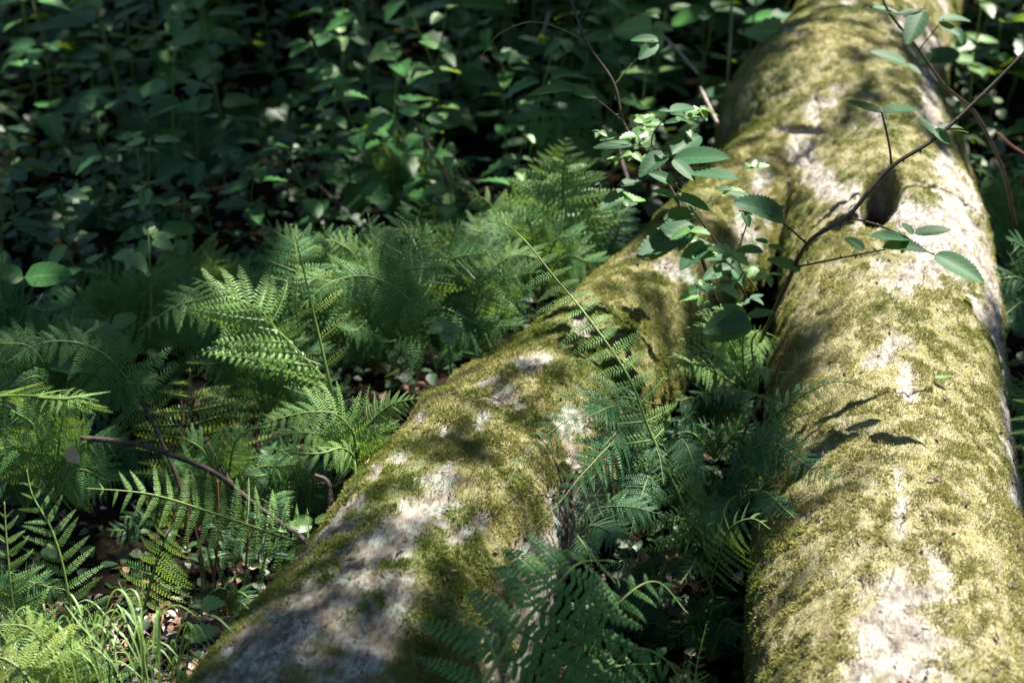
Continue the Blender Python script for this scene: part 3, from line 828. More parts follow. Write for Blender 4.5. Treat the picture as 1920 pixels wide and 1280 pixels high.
# H  sunlit frond tip at the far left
F = fern('bright sunlit fern with hanging leaflets at the left edge', (-90, 1000, 2.9), FG)
frond(F, [(-220, 900, 2.9), (-120, 775, 2.82), (-10, 745, 2.76), (70, 742, 2.72), (135, 748, 2.68), (175, 758, 2.66)], .19, n=21, normal=FACE, kind='fine', mat=M_fern_light, curv=.12, droop=1.1, a0=95, a1=75, sides=(1, 1), seed=50, shape='taper', tipcut=.97)
frond(F, [(60, 744, 2.73), (120, 748, 2.68), (150, 745, 2.66), (185, 752, 2.64)], .055, n=9, normal=(0, -.4, .9), kind='young', mat=M_fern_light, curv=.5, droop=0, seed=51, a0=100, a1=30)
# I  long arching lit frond
F = fern('long lit fern frond arching left with a pale midrib, above the grass', (620, 1060, 3.1), FG)
frond(F, [(640, 1040, 3.15), (537, 1008, 3.05), (396, 960, 2.95), (300, 930, 2.9), (235, 920, 2.87), (160, 915, 2.83)], .135, n=19, normal=(.0, -.55, .8), kind='fine', mat=M_fern_light, curv=.35, droop=.25, a0=95, a1=60, seed=53, stem=.0035, shape='wide', start=.1)
# J
F = fern('upright lit fern with a dark bud at its tip, before the arching frond', (270, 1250, 2.85), FG)
frond(F, [(262, 1180, 2.9), (285, 1080, 2.82), (310, 1010, 2.76), (332, 975, 2.73)], .11, n=11, normal=(.1, -.6, .75), kind='lady', mat=M_fern_light, curv=.5, droop=.55, a0=95, a1=75, seed=55, start=.25, shape='wide')
F['label'] = 'upright lit fern with drooping leaflets just in front of the arching frond'
# K bottom-left cluster
F = fern('cluster of sunlit yellow-green ferns in the lower left corner', (60, 1330, 2.75), FG)
frond(F, [(150, 1290, 2.75), (128, 1110, 2.72), (100, 1000, 2.7), (62, 930, 2.7), (50, 880, 2.7)], .10, n=15, normal=FACE, kind='fine', mat=M_fern_light, curv=.3, droop=-.1, a0=70, a1=50, seed=60, shape='wide')
frond(F, [(90, 1300, 2.7), (30, 1150, 2.66), (15, 1040, 2.64), (8, 940, 2.64)], .10, n=14, normal=FACE, kind='young', mat=M_fern_light, curv=.4, droop=0, seed=61, shape='wide')
frond(F, [(80, 1340, 2.7), (30, 1230, 2.66), (-40, 1130, 2.64)], .11, n=14, normal=FACE, kind='lady', mat=M_fern_light, curv=.4, droop=.2, seed=62, shape='wide')
frond(F, [(60, 1360, 2.6), (110, 1260, 2.58), (60, 1180, 2.58), (-10, 1170, 2.56)], .10, n=16, normal=(0, -.6, .8), kind='lady', mat=M_fern_yellow, curv=.4, droop=.2, seed=63)
frond(F, [(100, 1360, 2.55), (60, 1280, 2.5), (10, 1235, 2.5), (-60, 1230, 2.5)], .10, n=16, normal=(0, -.6, .8), kind='lady', mat=M_fern_yellow, curv=.4, droop=.2, seed=64)
frond(F, [(60, 1330, 2.7), (150, 1200, 2.7), (230, 1150, 2.72)], .06, n=13, normal=FACE, kind='lady', mat=M_fern_light, curv=.4, droop=.1, seed=65)
F = fern('thin pale fern standing among the grass blades', (290, 1330, 2.7), FG)
frond(F, [(280, 1300, 2.75), (262, 1200, 2.75), (240, 1130, 2.75), (222, 1090, 2.75)], .05, n=13, normal=FACE, kind='lady', mat=M_fern, curv=.4, droop=.2, seed=66)
frond(F, [(200, 1350, 2.6), (190, 1290, 2.6), (170, 1240, 2.6), (120, 1200, 2.6)], .07, n=13, normal=FACE, kind='lady', mat=M_fern_light, curv=.4, droop=.2, seed=67)
# L  horizontal blades mid-left
F = fern('tall fern with long level leaflets reaching left, mid left of the left limb', (640, 880, 3.8), FG)
frond(F, [(650, 860, 3.6), (632, 745, 3.5), (580, 680, 3.47), (515, 615, 3.45), (440, 555, 3.45), (360, 520, 3.6)], .27, n=17, normal=FACE, kind='lady', mat=M_fern_light, curv=.35, droop=-.03, a0=48, a1=32, seed=70, sides=(0, 1), start=.15)
# M  yellow green stem with curled leaflets
F = fern('slim yellow-green fern stem with widely spaced curled leaflets', (640, 850, 3.4), FG)
fr = frond(F, [(628, 760, 3.3), (605, 660, 3.28), (585, 575, 3.26), (570, 510, 3.25), (553, 440, 3.24)], .135, n=7, normal=(0, -.45, .9), kind='curl', mat=M_fern_yellow, curv=1.0, droop=-.25, a0=72, a1=80, seed=72, start=.05, shape='even', stem=.0045)
# N  fan over the shoulder
F = fern('broad green fern fanned against the left shoulder of the left limb', (680, 960, 3.24), FG)
frond(F, [(668, 900, 3.24), (668, 860, 3.14), (660, 810, 3.06), (625, 775, 3.02), (560, 775, 2.99), (470, 800, 2.96)], .125, n=22, normal=(0, -.55, .8), kind='lady', mat=M_fern_light, curv=.45, droop=.2, seed=74, start=.2)
frond(F, [(668, 900, 3.24), (672, 850, 3.14), (690, 800, 3.09), (730, 760, 3.06), (785, 745, 3.04)], .115, n=20, normal=(0, -.55, .8), kind='lady', mat=M_fern_light, curv=.45, droop=.2, seed=75)
frond(F, [(668, 900, 3.24), (665, 860, 3.09), (640, 840, 3.02), (590, 850, 2.98), (480, 840, 2.94)], .075, n=18, normal=(0, -.55, .8), kind='lady', mat=M_fern_light, curv=.45, droop=.2, seed=76)
frond(F, [(668, 900, 3.24), (660, 850, 3.09), (610, 815, 3.02), (530, 815, 2.94), (475, 850, 2.92)], .085, n=20, normal=(0, -.55, .8), kind='lady', mat=M_fern_light, curv=.45, droop=.25, seed=78)
frond(F, [(668, 900, 3.24), (690, 850, 3.14), (720, 810, 3.10), (750, 800, 3.08)], .09, n=13, normal=(0, -.55, .8), kind='lady', mat=M_fern_light, curv=.45, droop=.3, seed=77)
# O  the mass in the middle
def spread(F, x, y, d, fr, width, mat, kind, seed, n=17, nrm=(0, -.6, .75)):
    for k, (dx, dy) in enumerate(fr):
        frond(F, [(x, y + 60, d + .1), (x + dx * .35, y - 10 + dy * .55, d), (x + dx * .75, y + dy * .95, d - .04), (x + dx, y + dy, d - .08)], width, n=n, normal=nrm, kind=kind, mat=mat, curv=.45, droop=.18, seed=seed + k, start=.14)
F = fern('tall green fern with a feathery crown standing behind the left limb', (760, 700, 3.9), FG)
frond(F, [(735, 620, 3.9), (750, 520, 3.8), (775, 440, 3.78), (795, 370, 3.76)], .27, n=18, normal=(0, -.8, .5), kind='lady', mat=M_fern, curv=.5, droop=.2, a0=85, a1=55, seed=80, shape='tri', stem=.004, start=.1)
spread(F, 760, 560, 3.85, [(-250, -20), (190, -90), (180, 50), (-120, 60)], .18, M_fern, 'lady', 82)
F = fern('mid green fern with a bunched curled crown, left of the feathery one', (640, 680, 3.9), FG)
frond(F, [(655, 640, 3.9), (640, 540, 3.85), (620, 470, 3.82), (606, 425, 3.8)], .20, n=13, normal=(0, -.75, .6), kind='broad', mat=M_fern, curv=.5, droop=.05, a0=80, a1=45, seed=90, shape='wide')
spread(F, 640, 600, 3.9, [(-180, -180), (-200, -60), (120, -120), (-230, 30), (60, 60)], .13, M_fern, 'lady', 91)
F = fern('dense deep green fern pressed behind the shoulder of the left limb', (850, 700, 3.9), FG)
spread(F, 850, 620, 3.85, [(130, -10), (60, -120), (-100, -100), (-150, 20), (170, -110), (20, 40), (110, -180)], .16, M_fern, 'lady', 100)
F = fern('deep green fern at the foot of the triangular frond', (1010, 560, 4.1), FG)
spread(F, 1010, 500, 4.05, [(-130, 20), (-150, -70), (80, -60), (130, -10), (-40, -110)], .16, M_fern, 'lady', 110)
# P
F = fern('pale bluish fern frond shaped like a tall triangle, behind the left limb', (1045, 560, 4.2), FG)
frond(F, [(1040, 560, 4.2), (1048, 460, 4.15), (1055, 380, 4.12), (1058, 310, 4.1), (1062, 258, 4.08)], .29, n=22, normal=-FW + UP * .1, kind='lady', mat=M_fern_light, curv=.35, droop=.08, a0=80, a1=58, seed=120, shape='tri', start=.28, stem=.004)
# Q
F = fern('dim fern with long hanging leaflets behind the triangular frond', (1180, 420, 5.2), FG)
frond(F, [(1180, 330, 5.2), (1130, 240, 5.0), (1050, 215, 4.9), (980, 225, 4.85), (925, 262, 4.8)], .26, n=15, normal=(0, -.7, .7), kind='far', mat=M_fern, curv=.4, droop=.7, seed=122, a0=90)
# R
F = fern('pale fern reaching in from the right edge with level leaflets', (2080, 960, 3.1), FG)
frond(F, [(2060, 1060, 3.1), (1990, 900, 3.1), (1960, 800, 3.1), (1945, 700, 3.1)], .125, n=13, normal=FACE, kind='fine', mat=M_fern_light, curv=.2, droop=0, a0=90, a1=80, seed=124, shape='even')
# S  ladder of lit leaflets, U dim ones
F = fern('lit fern whose level leaflets show like a ladder behind the dark twig', (360, 1010, 3.6), FG)
frond(F, [(400, 1010, 3.7), (375, 900, 3.65), (365, 800, 3.62), (355, 690, 3.6)], .21, n=12, normal=FACE, kind='far', mat=M_fern_yellow, curv=.2, droop=0, a0=88, a1=80, seed=126, shape='even', stem_mat=M_stem_brown)
F = fern('second ladder-like fern, behind and right of the first', (480, 980, 3.9), FG)
frond(F, [(505, 1000, 3.9), (490, 900, 3.85), (480, 800, 3.85), (470, 690, 3.85)], .17, n=13, normal=FACE, kind='far', mat=M_fern_light, curv=.2, droop=0, a0=88, a1=80, seed=127, shape='even', stem_mat=M_stem_brown)
F = fern('soft green fern at the left edge with drooping tips above the bright one', (60, 800, 3.5), FG)
spread(F, 120, 700, 3.5, [(170, 20), (60, -80), (-160, -60), (-140, 30), (120, -50)], .15, M_fern, 'lady', 130, nrm=(0, -.5, .85))
F = fern('hazy green fern low between the ladder ferns and the left edge', (230, 760, 3.9), FG)
spread(F, 250, 620, 3.95, [(-180, -40), (130, -60), (80, -120), (-80, -110), (-200, 40)], .17, M_fern, 'far', 140)
F = fern('pale fern with an upright blunt tip at mid left', (400, 650, 4.4), FG)
spread(F, 400, 560, 4.4, [(0, -70), (-110, -90), (120, -30), (-120, 20)], .19, M_fern_light, 'far', 150)
F = fern('dim blue fern at the left edge beside the broad round leaves', (0, 700, 3.6), FG)
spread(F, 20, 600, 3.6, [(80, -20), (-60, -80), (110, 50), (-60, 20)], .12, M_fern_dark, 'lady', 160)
F = fern('dark fern crouching under the fanned fern beside the left limb', (560, 1000, 3.4), FG)
spread(F, 570, 930, 3.4, [(-120, -40), (60, -60), (-60, -90), (-110, 40)], .11, M_fern_dark, 'far', 170)
# more ferns further off
for k, (x, y, d, wd, m, lb) in enumerate(((330, 290, 5.6, .24, M_fern_dark, 'blurred dark fern far off at upper left'), (180, 440, 4.9, .22, M_fern_dark, 'blurred dark fern among herbs, below the upper left corner'),
        (470, 270, 5.9, .26, M_fern_dark, 'blurred dark fern far off, arching among the herbs'), (1180, 130, 6.4, .25, M_fern_dark, 'blurred fern far off behind the bramble cane'),
        (760, 330, 5.2, .2, M_fern, 'blurred fern behind the feathery fern'), (1880, 620, 4.4, .2, M_fern_dark, 'blurred fern in the dark beyond the right limb'), (120, 150, 6.6, .26, M_fern, 'blurred fern at the upper left corner'))):
    F = fern(lb, (x, y + 70, d), FG)
    spread(F, x, y + 20, d, [(-150, -20), (130, -40), (20, -110), (-90, -90), (110, 40)], wd, m, 'far', 180 + 7 * k, n=13)

# the mass of dim ferns that fills the shade at the left and between the limbs
FILL = [(330, 1010, 3.7, .15, 0, 'dim fern in the shade behind the arching lit frond'), (480, 1060, 3.6, .14, 1, 'dim fern near the brown stalks, close to the left limb'), (190, 880, 3.8, .16, 1, 'dim fern behind the bright left fern'),
        (470, 830, 4.1, .17, 0, 'dim fern behind the ladder-like ferns'), (320, 780, 4.2, .17, 1, 'dim fern left of and behind the ladder-like ferns'), (50, 900, 3.5, .14, 0, 'shaded fern between the bright left fern and the corner cluster'),
        (560, 760, 4.1, .17, 1, 'shaded fern behind the slim yellow-green stem'), (700, 640, 4.2, .17, 0, 'shaded fern at the foot of the feathery fern'), (420, 1130, 3.3, .09, 0, 'small shaded fern beside the level stick'), (930, 560, 4.3, .16, 1, 'shaded fern left of the triangular frond base'),
        (1340, 780, 3.7, .12, 1, 'shaded fern far down between the limbs, nearest the crook'), (1330, 1010, 3.4, .11, 1, 'shaded fern on the floor below the fresh pale tip'), (1180, 1180, 3.3, .11, 1, 'shaded fern on the floor right of the big dark fern'), (1330, 1180, 3.1, .09, 0, 'shaded fern on the floor against the right limb'),
        (1260, 900, 3.6, .12, 1, 'shaded fern under the stem of the long fresh frond'), (1400, 690, 3.8, .10, 0, 'shaded fern under the small bramble sprig'), (200, 560, 4.6, .2, 1, 'dim fern behind the broad round leaves'), (1100, 480, 4.5, .16, 1, 'shaded fern right of the triangular frond base'),
        (550, 520, 4.6, .2, 1, 'dim fern behind the bunched fern'), (880, 480, 4.6, .2, 0, 'dim fern behind the dense deep green one'), (330, 640, 4.4, .18, 0, 'dim fern behind the yellowish young plant'), (30, 1130, 3.0, .1, 0, 'green fern low in the lower left cluster, behind it')]
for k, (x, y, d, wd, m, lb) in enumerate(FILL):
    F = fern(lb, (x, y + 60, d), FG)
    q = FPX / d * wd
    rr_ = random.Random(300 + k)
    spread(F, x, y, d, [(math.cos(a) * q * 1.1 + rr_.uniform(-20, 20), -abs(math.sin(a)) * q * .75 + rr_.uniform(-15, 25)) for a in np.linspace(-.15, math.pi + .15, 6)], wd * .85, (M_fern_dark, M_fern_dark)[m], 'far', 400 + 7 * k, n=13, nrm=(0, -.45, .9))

TALL = [(560, 640, 3.8, 545, 420, .24, 'tall green frond rising left of the feathery crown'), (700, 640, 4.0, 690, 400, .26, 'tall broad frond between the bunched fern and the feathery one'), (900, 640, 4.0, 900, 400, .24, 'tall dark frond between the feathery and the triangular ferns'),
        (430, 700, 3.9, 310, 480, .20, 'tall narrow fern rising beside the yellowish young plant'), (960, 560, 4.3, 985, 330, .22, 'slender frond just left of the triangular one'), (1120, 520, 4.2, 1165, 360, .18, 'soft frond right of the triangular one, behind the bramble')]
for k, (x, y, d, tx, ty, wd, lb) in enumerate(TALL):
    F = fern(lb, (x, y + 40, d), FG)
    frond(F, [(x, y, d), ((x * 2 + tx) / 3, (y * 2 + ty) / 3, d - .04), ((x + 2 * tx) / 3 + 8, (y + 2 * ty) / 3, d - .05), (tx, ty, d - .03)], wd, n=19, normal=(random.uniform(-.4, .4), -.85, .45), kind='lady', mat=(M_fern, M_fern, M_fern_dark)[k % 3], curv=.45, droop=.1, a0=84, a1=50, seed=600 + k, shape='tri', start=.15, stem=.004)

for k, (x, y, d, m, lb) in enumerate(((700, 560, 3.7, 0, 'fresh green fern low in front of the feathery one'), (500, 720, 3.7, 1, 'green fern under the long level leaflets'), (830, 540, 4.0, 0, 'fresh green fern between the feathery and the dense fern'), (420, 930, 3.4, 1, 'green fern among the brown stalks behind the arching frond'),
        (100, 880, 3.2, 1, 'green fern under the bright left fern'), (960, 470, 4.3, 0, 'fresh green fern just left of the triangular frond'))):
    F = fern(lb, (x, y + 60, d), FG)
    spread(F, x, y, d, [(-150, -40), (140, -60), (40, -120), (-90, -110), (130, 20)], .12, (M_fern_light, M_fern)[m], 'lady', 700 + 7 * k, n=17, nrm=(0, -.6, .8))

# ferns at the right edge, beyond the right limb
for k, (x, y, d, lb) in enumerate(((1960, 560, 3.9, 'dark fern at the right edge beside the middle of the right limb'), (1990, 780, 3.4, 'dark fern at the right edge behind the pale level leaflets'), (1985, 1060, 3.0, 'dark fern low at the right edge'), (1900, 430, 4.6, 'dark fern beyond the right limb, just below the far bramble cane'))):
    F = fern(lb, (x, y + 60, d), FG)
    spread(F, x, y, d, [(-110, -40), (140, -60), (40, -130), (-70, -110), (-100, 30)], .13, (M_fern_dark, M_fern)[k % 2], 'far', 900 + 7 * k, n=15, nrm=(0, -.6, .8))

for k, (pts, wd, m, lb) in enumerate((([(330, 900, 3.6), (270, 760, 3.5), (190, 660, 3.42), (90, 640, 3.36), (10, 680, 3.3)], .15, M_fern, 'large arching frond sweeping left over the soft green fern'),
        ([(560, 760, 3.7), (520, 620, 3.6), (440, 560, 3.52), (340, 570, 3.46), (260, 620, 3.42)], .16, M_fern_light, 'large arching frond sweeping left in front of the pale blunt-tipped fern'),
        ([(820, 700, 3.8), (780, 580, 3.7), (700, 520, 3.62), (620, 530, 3.58), (560, 580, 3.54)], .16, M_fern, 'large arching frond in front of the feathery fern, drooping left'),
        ([(880, 660, 3.9), (900, 540, 3.8), (960, 480, 3.76), (1030, 490, 3.74)], .14, M_fern_light, 'arching frond leaning right towards the left limb, under the triangular one'))):
    F = fern(lb, (pts[0][0], pts[0][1] + 60, pts[0][2]), FG)
    frond(F, pts, wd, n=20, normal=(0, -.6, .8), kind='lady', mat=m, curv=.45, droop=.3, a0=86, a1=50, seed=950 + k, start=.22, stem=.0035, shape='lance')
# ------------------------------------------------------------ broad leaves
def leaf_mesh(name, n=9, wr=.62, serr=.08, fold=.18, droop=.25, mat=None, tipw=1.25, base=.35, pleat=.0, cup=0, seed=0, rag=0):
    rs = np.random.RandomState(seed)
    vv, uv, ff = [], [], []
    rows = []
    for i in range(n + 1):
        u = i / n
        wv = math.sin(math.pi * min(1, u ** base * 1.0) ** 1.0) if False else (u ** base) * (1 - u ** 1.0) ** (1 / tipw) * 1.9
        wv = min(wv, 1.0) * wr * .5
        if u == 0: wv = .012
        if u == 1: wv = .0
        z = -droop * u * u * .5
        row = []
        for s in (-1, -.5, 0, .5, 1):
            ww = abs(s) * wv
            du = 0
            if abs(s) == 1 and 0 < i < n:
                ww *= 1 + (serr if i % 2 else -serr) + rs.uniform(-rag, rag); du = .02 if i % 2 else -.012
            zz = z + fold * ww - cup * ww * ww * 4 + (pleat if (i % 2) else -pleat) * abs(s) * (1 if abs(s) < 1 else .6)
            row.append(len(vv)); vv.append((u + du + abs(s) * wv * -.05, math.copysign(ww, s) if s else 0, zz)); uv.append((u, s))
        rows.append(row)
    for a, b in zip(rows[:-1], rows[1:]):
        for j in range(4):
            ff.append((a[j], b[j], b[j + 1], a[j + 1]))
    return mesh_py(name, vv, ff, mat, uv, smooth=True)

L_BR = [leaf_mesh('leaf', 28, .50 + .05 * k, .05, .20 + .08 * k, .12 + .12 * k, M_bramble, 1.5, .5, .002, seed=k, rag=.02) for k in range(4)]
L_SMALL = [leaf_mesh('leaf', 10, .75, .12, .3, .3 + .2 * k, M_herb_pale, 1.3, .4, .01, seed=10 + k) for k in range(2)]
L_NET = [leaf_mesh('leaf', 10, .58 + .06 * k, .10, .25, .35 + .25 * k, M_herb, 1.25, .35, .012, seed=20 + k) for k in range(3)]
L_NETP = [leaf_mesh('leaf', 10, .6 + .06 * k, .08, .2, .3 + .25 * k, M_herb_pale, 1.25, .35, .008, seed=24 + k) for k in range(2)]
L_ROUND = [leaf_mesh('leaf', 8, .72, .0, .15, .3, M_herb, 1.7, .45, .004, seed=30), leaf_mesh('leaf', 8, .5, .0, .25, .4, M_herb_pale, 1.4, .45, .004, seed=31)]

def orient(o_base, tip_vec, nrm, L):
    d = np.asarray(tip_vec, float); d /= np.linalg.norm(d)
    z = np.asarray(nrm, float); z = z - d * (z @ d); z /= np.linalg.norm(z) + 1e-9
    y = np.cross(z, d); b = o_base
    return Matrix(((d[0] * L, y[0] * L, z[0] * L, b[0]), (d[1] * L, y[1] * L, z[1] * L, b[1]), (d[2] * L, y[2] * L, z[2] * L, b[2]), (0, 0, 0, 1)))

def put_leaf(parent, base, tip, nrm=(0, -.2, 1), meshes=L_BR, k=None, loc=None, name='leaf'):
    base, tip = np.asarray(base, float), np.asarray(tip, float)
    v = tip - base; dd = v @ FW; lat = np.linalg.norm(v - FW * dd)
    lim = max(.012, lat * .55)                       # keep a leaf close to the length it shows
    tip = tip + FW * (max(-lim, min(lim, dd)) - dd)
    L = np.linalg.norm(tip - base) * (.76 if meshes is L_BR else 1)
    me = meshes[k if k is not None else RS.randint(len(meshes))]
    return link(name, me, parent, mw=orient(base - np.array(loc), tip - base, nrm, L))

def cane(parent, name, pts, r0, r1, mat, thorns=0, n=50, ns=7):
    loc = np.array(parent.location) if parent.parent is None else np.array(parent.parent.location)
    C = catmull([W(*p) if len(p) == 3 else p for p in pts], n) - loc
    parts = [tube(C, np.linspace(r0, r1, n), ns)]
    if thorns:
        T, A, B = frames(C)
        for i in range(thorns):
            k = int((i + .5 + random.uniform(-.3, .3)) / thorns * (n - 1)); a = random.uniform(0, 6.28)
            d = A[k] * math.cos(a) + B[k] * math.sin(a); r = r0 + (r1 - r0) * k / n
            p = C[k]; tip = p + d * (r + .0075) - T[k] * .004; S = np.cross(d, T[k]) * .0008
            e = T[k] * .003; q = p + d * r * .8
            parts.append(([tuple(q - e - S), tuple(q - e + S), tuple(q + e + S), tuple(q + e - S), tuple(tip)], [(0, 1, 4), (1, 2, 4), (2, 3, 4), (3, 0, 4)]))
    v, f = merge(parts)
    return link(name, mesh_py(name, v, f, mat, smooth=True), parent)

def Wp(p): return W(*p)

# bramble 1: the thorny dark cane that crosses the right limb
B1 = thing('bramble', 'thorny dark bramble cane reaching up right across the fork, with dark toothed leaves', 'bramble', W(1430, 620, 3.35), FG.replace('ferns', 'brambles'))
lc = np.array(B1.location)
D1 = 2.95
cane(B1, 'cane', [(1425, 640, 3.35), (1470, 545, 3.15), (1516, 455, 3.0), (1590, 405, D1), (1665, 318, D1), (1755, 258, D1), (1850, 170, D1), (1925, 95, D1), (2010, 20, D1)], .0052, .0036, M_cane, 26, 90)
cane(B1, 'side_stem', [(1592, 408, D1), (1640, 420, D1 - .02), (1690, 440, D1 - .05), (1705, 447, D1 - .05)], .0026, .0016, M_cane, 6, 20)
cane(B1, 'side_stem', [(1672, 312, D1), (1667, 270, D1), (1655, 218, D1), (1652, 210, D1)], .0026, .0018, M_cane, 0, 16)
cane(B1, 'side_stem', [(1495, 500, 3.05), (1560, 487, 2.98), (1620, 475, 2.92), (1660, 468, 2.9)], .0022, .0014, M_cane, 4, 20)
cane(B1, 'side_stem', [(1514, 458, 3.0), (1470, 420, 2.98), (1430, 402, 2.95), (1385, 395, 2.93)], .0024, .0014, M_cane, 8, 20)
for b, t, nr, k in (((1703, 447, D1 - .05), (1640, 428, 2.72), (0, -.1, 1), 0), ((1712, 440, D1 - .05), (1672, 412, 2.98), (0, -.2, 1), 1), ((1715, 438, D1 - .05), (1805, 424, 2.9), (0, -.25, 1), 0), ((1705, 447, D1 - .05), (1722, 470, 2.74), (0, 0, 1), 2),
                    ((1752, 478, 2.86), (1892, 534, 2.74), (-.1, -.35, 1), 1), ((1655, 465, 2.9), (1760, 455, 2.85), (0, -.15, 1), 3), ((1618, 470, 2.9), (1572, 432, 2.95), (.2, -.55, .8), 2),
                    ((1652, 212, D1), (1568, 178, 3.0), (0, -.05, 1), 0), ((1656, 212, D1), (1745, 193, 3.0), (0, -.05, 1), 1), ((1755, 255, D1), (1715, 205, 2.98), (.1, .1, 1), 0),
                    ((1758, 246, D1), (1835, 233, D1), (0, -.02, 1), 3), ((1752, 243, D1), (1826, 258, 2.8), (0, -.8, .6), 2), ((1470, 412, 2.98), (1368, 352, 2.86), (0, -.45, .9), 2), ((1440, 402, 2.95), (1480, 380, 3.0), (0, -.2, 1), 0),
                    ((1395, 398, 2.93), (1435, 418, 2.75), (0, -.3, 1), 3), ((1500, 508, 3.05), (1420, 470, 3.1), (0, -.2, 1), 1)):
    put_leaf(B1, Wp(b), Wp(t), nr, L_BR, k, lc)
cane(B1, 'side_stem', [(1715, 460, 2.9), (1740, 472, 2.88), (1755, 479, 2.86)], .0018, .0012, M_cane, 2, 10)
# bramble 2: pale cane arching in from the top, many leaves above the start of the left limb
B2 = thing('bramble', 'grey-brown bramble cane falling from the top centre, leafy above the start of the left limb', 'bramble', W(1345, 570, 3.6), FG.replace('ferns', 'brambles'))
lc2 = np.array(B2.location)
cane(B2, 'cane', [(1345, 570, 3.6), (1300, 440, 3.5), (1262, 362, 3.5), (1215, 290, 3.5), (1172, 238, 3.5), (1150, 155, 3.5), (1100, 80, 3.5), (1070, 0, 3.5), (1050, -60, 3.5)], .0055, .0026, M_cane, 16, 90)
cane(B2, 'side_stem', [(1095, 75, 3.5), (1040, 50, 3.5), (990, 42, 3.5), (935, 65, 3.5), (903, 105, 3.5)], .0022, .0012, M_cane_green, 4, 30)
cane(B2, 'side_stem', [(1172, 232, 3.5), (1130, 195, 3.48), (1090, 170, 3.45)], .0018, .0012, M_cane, 2, 16)
cane(B2, 'side_stem', [(1152, 160, 3.5), (1185, 120, 3.5), (1230, 75, 3.5)], .0018, .0012, M_cane_green, 2, 16)
cane(B2, 'side_stem', [(1235, 340, 3.48), (1222, 262, 3.45), (1255, 212, 3.4)], .0022, .0014, M_cane, 3, 16)
cane(B2, 'side_stem', [(1400, 560, 3.55), (1360, 480, 3.4), (1300, 395, 3.35), (1262, 340, 3.3)], .003, .002, M_cane, 8, 30)
cane(B2, 'side_stem', [(1420, 545, 3.5), (1385, 490, 3.35), (1400, 420, 3.3), (1412, 370, 3.25)], .0022, .0015, M_cane_green, 4, 24)
cane(B2, 'side_stem', [(1225, 280, 3.45), (1180, 272, 3.42), (1135, 268, 3.4)], .0016, .001, M_cane, 0, 12)
cane(B2, 'side_stem', [(1235, 320, 3.45), (1200, 340, 3.42), (1165, 355, 3.4)], .0016, .001, M_cane, 0, 12)
for b, t, nr, k in (((1080, 168, 3.45), (962, 170, 3.45), (0, -.05, 1), 1), ((1075, 170, 3.45), (1135, 165, 3.3), (.1, -.7, .7), 2), ((1085, 165, 3.45), (1040, 155, 3.5), (0, -.2, 1), 0), ((1235, 78, 3.5), (1168, 66, 3.5), (0, -.3, 1), 2), ((1232, 80, 3.5), (1200, 92, 3.3), (0, -.8, .6), 1),
                    ((1185, 272, 3.42), (1090, 275, 3.4), (0, -.1, 1), 0), ((1180, 272, 3.42), (1145, 258, 3.45), (0, -.2, 1), 3), ((1175, 356, 3.4), (1110, 400, 3.3), (0, -.3, 1), 0), ((1200, 340, 3.4), (1150, 340, 3.3), (0, -.3, 1), 1),
                    ((1257, 210, 3.4), (1228, 203, 3.4), (0, -.2, 1), 2), ((1257, 210, 3.4), (1320, 192, 3.45), (0, -.3, 1), 1), ((1257, 212, 3.4), (1305, 208, 3.3), (0, -.2, 1), 0),
                    ((1250, 290, 3.4), (1190, 320, 3.25), (0, -.3, 1), 3), ((1262, 300, 3.35), (1405, 275, 3.2), (.1, -.35, .9), 1), ((1260, 290, 3.4), (1330, 232, 3.5), (0, -.5, .85), 2), ((1262, 300, 3.3), (1340, 330, 3.05), (0, -.3, 1), 0),
                    ((1290, 325, 3.3), (1415, 325, 3.2), (0, -.1, 1), 1), ((1265, 345, 3.3), (1205, 312, 3.3), (0, -.4, .9), 2), ((1268, 365, 3.3), (1375, 385, 3.05), (0, -.25, 1), 0), ((1262, 372, 3.3), (1215, 345, 3.3), (0, -.2, 1), 3),
                    ((1300, 400, 3.35), (1245, 395, 3.15), (0, -.5, .9), 2), ((1298, 420, 3.4), (1210, 475, 3.15), (-.3, -.5, .8), 3), ((1300, 430, 3.4), (1170, 480, 3.2), (-.1, -.3, 1), 1), ((1330, 455, 3.3), (1275, 500, 3.05), (-.5, -.5, .7), 2),
                    ((1360, 480, 3.3), (1300, 465, 3.1), (0, -.4, .9), 2), ((1362, 482, 3.3), (1425, 500, 3.05), (0, -.3, 1), 2), ((1372, 505, 3.4), (1428, 535, 3.2), (0, -.3, 1), 3), ((1370, 500, 3.4), (1320, 520, 3.2), (0, -.4, .9), 1),
                    ((1410, 372, 3.3), (1350, 355, 3.3), (0, -.3, 1), 0), ((1440, 455, 3.1), (1410, 445, 3.1), (0, -.4, .9), 2), ((1440, 460, 3.1), (1500, 468, 3.0), (0, -.2, 1), 0), ((1430, 470, 3.1), (1378, 462, 3.0), (0, -.3, 1), 1)):
    put_leaf(B2, Wp(b), Wp(t), nr, L_BR, k, lc2)
rb = random.Random(31)
for k in range(80):          # the smaller shoots that crowd the place
    x = rb.uniform(1120, 1450); y = rb.uniform(200, 610); d = 3.5 - (y - 200) / 340 * .25 + rb.uniform(-.12, .12)
    if (x < 1240 and y > 400) or (x < 1300 and y > 500): continue
    a0 = rb.uniform(0, 6.28); L = rb.uniform(.020, .052); p = W(x, y, d)
    q = p + np.array((rb.uniform(-.04, .04), rb.uniform(-.02, .05), -.05))
    cane(B2, 'side_stem', [q, (p + q) / 2 + np.array((.006, 0, 0)), p], .0013, .0009, M_cane_green, 0, 6, 5)
    for j in range(3):
        a = a0 + (j - 1) * 1.25
        put_leaf(B2, p, p + np.array((math.cos(a) * L, math.sin(a) * L, rb.uniform(-.3, .25) * L)), (rb.uniform(-.3, .3), rb.uniform(-.5, .1), 1), rb.choice((L_BR, L_SMALL)), None, lc2)
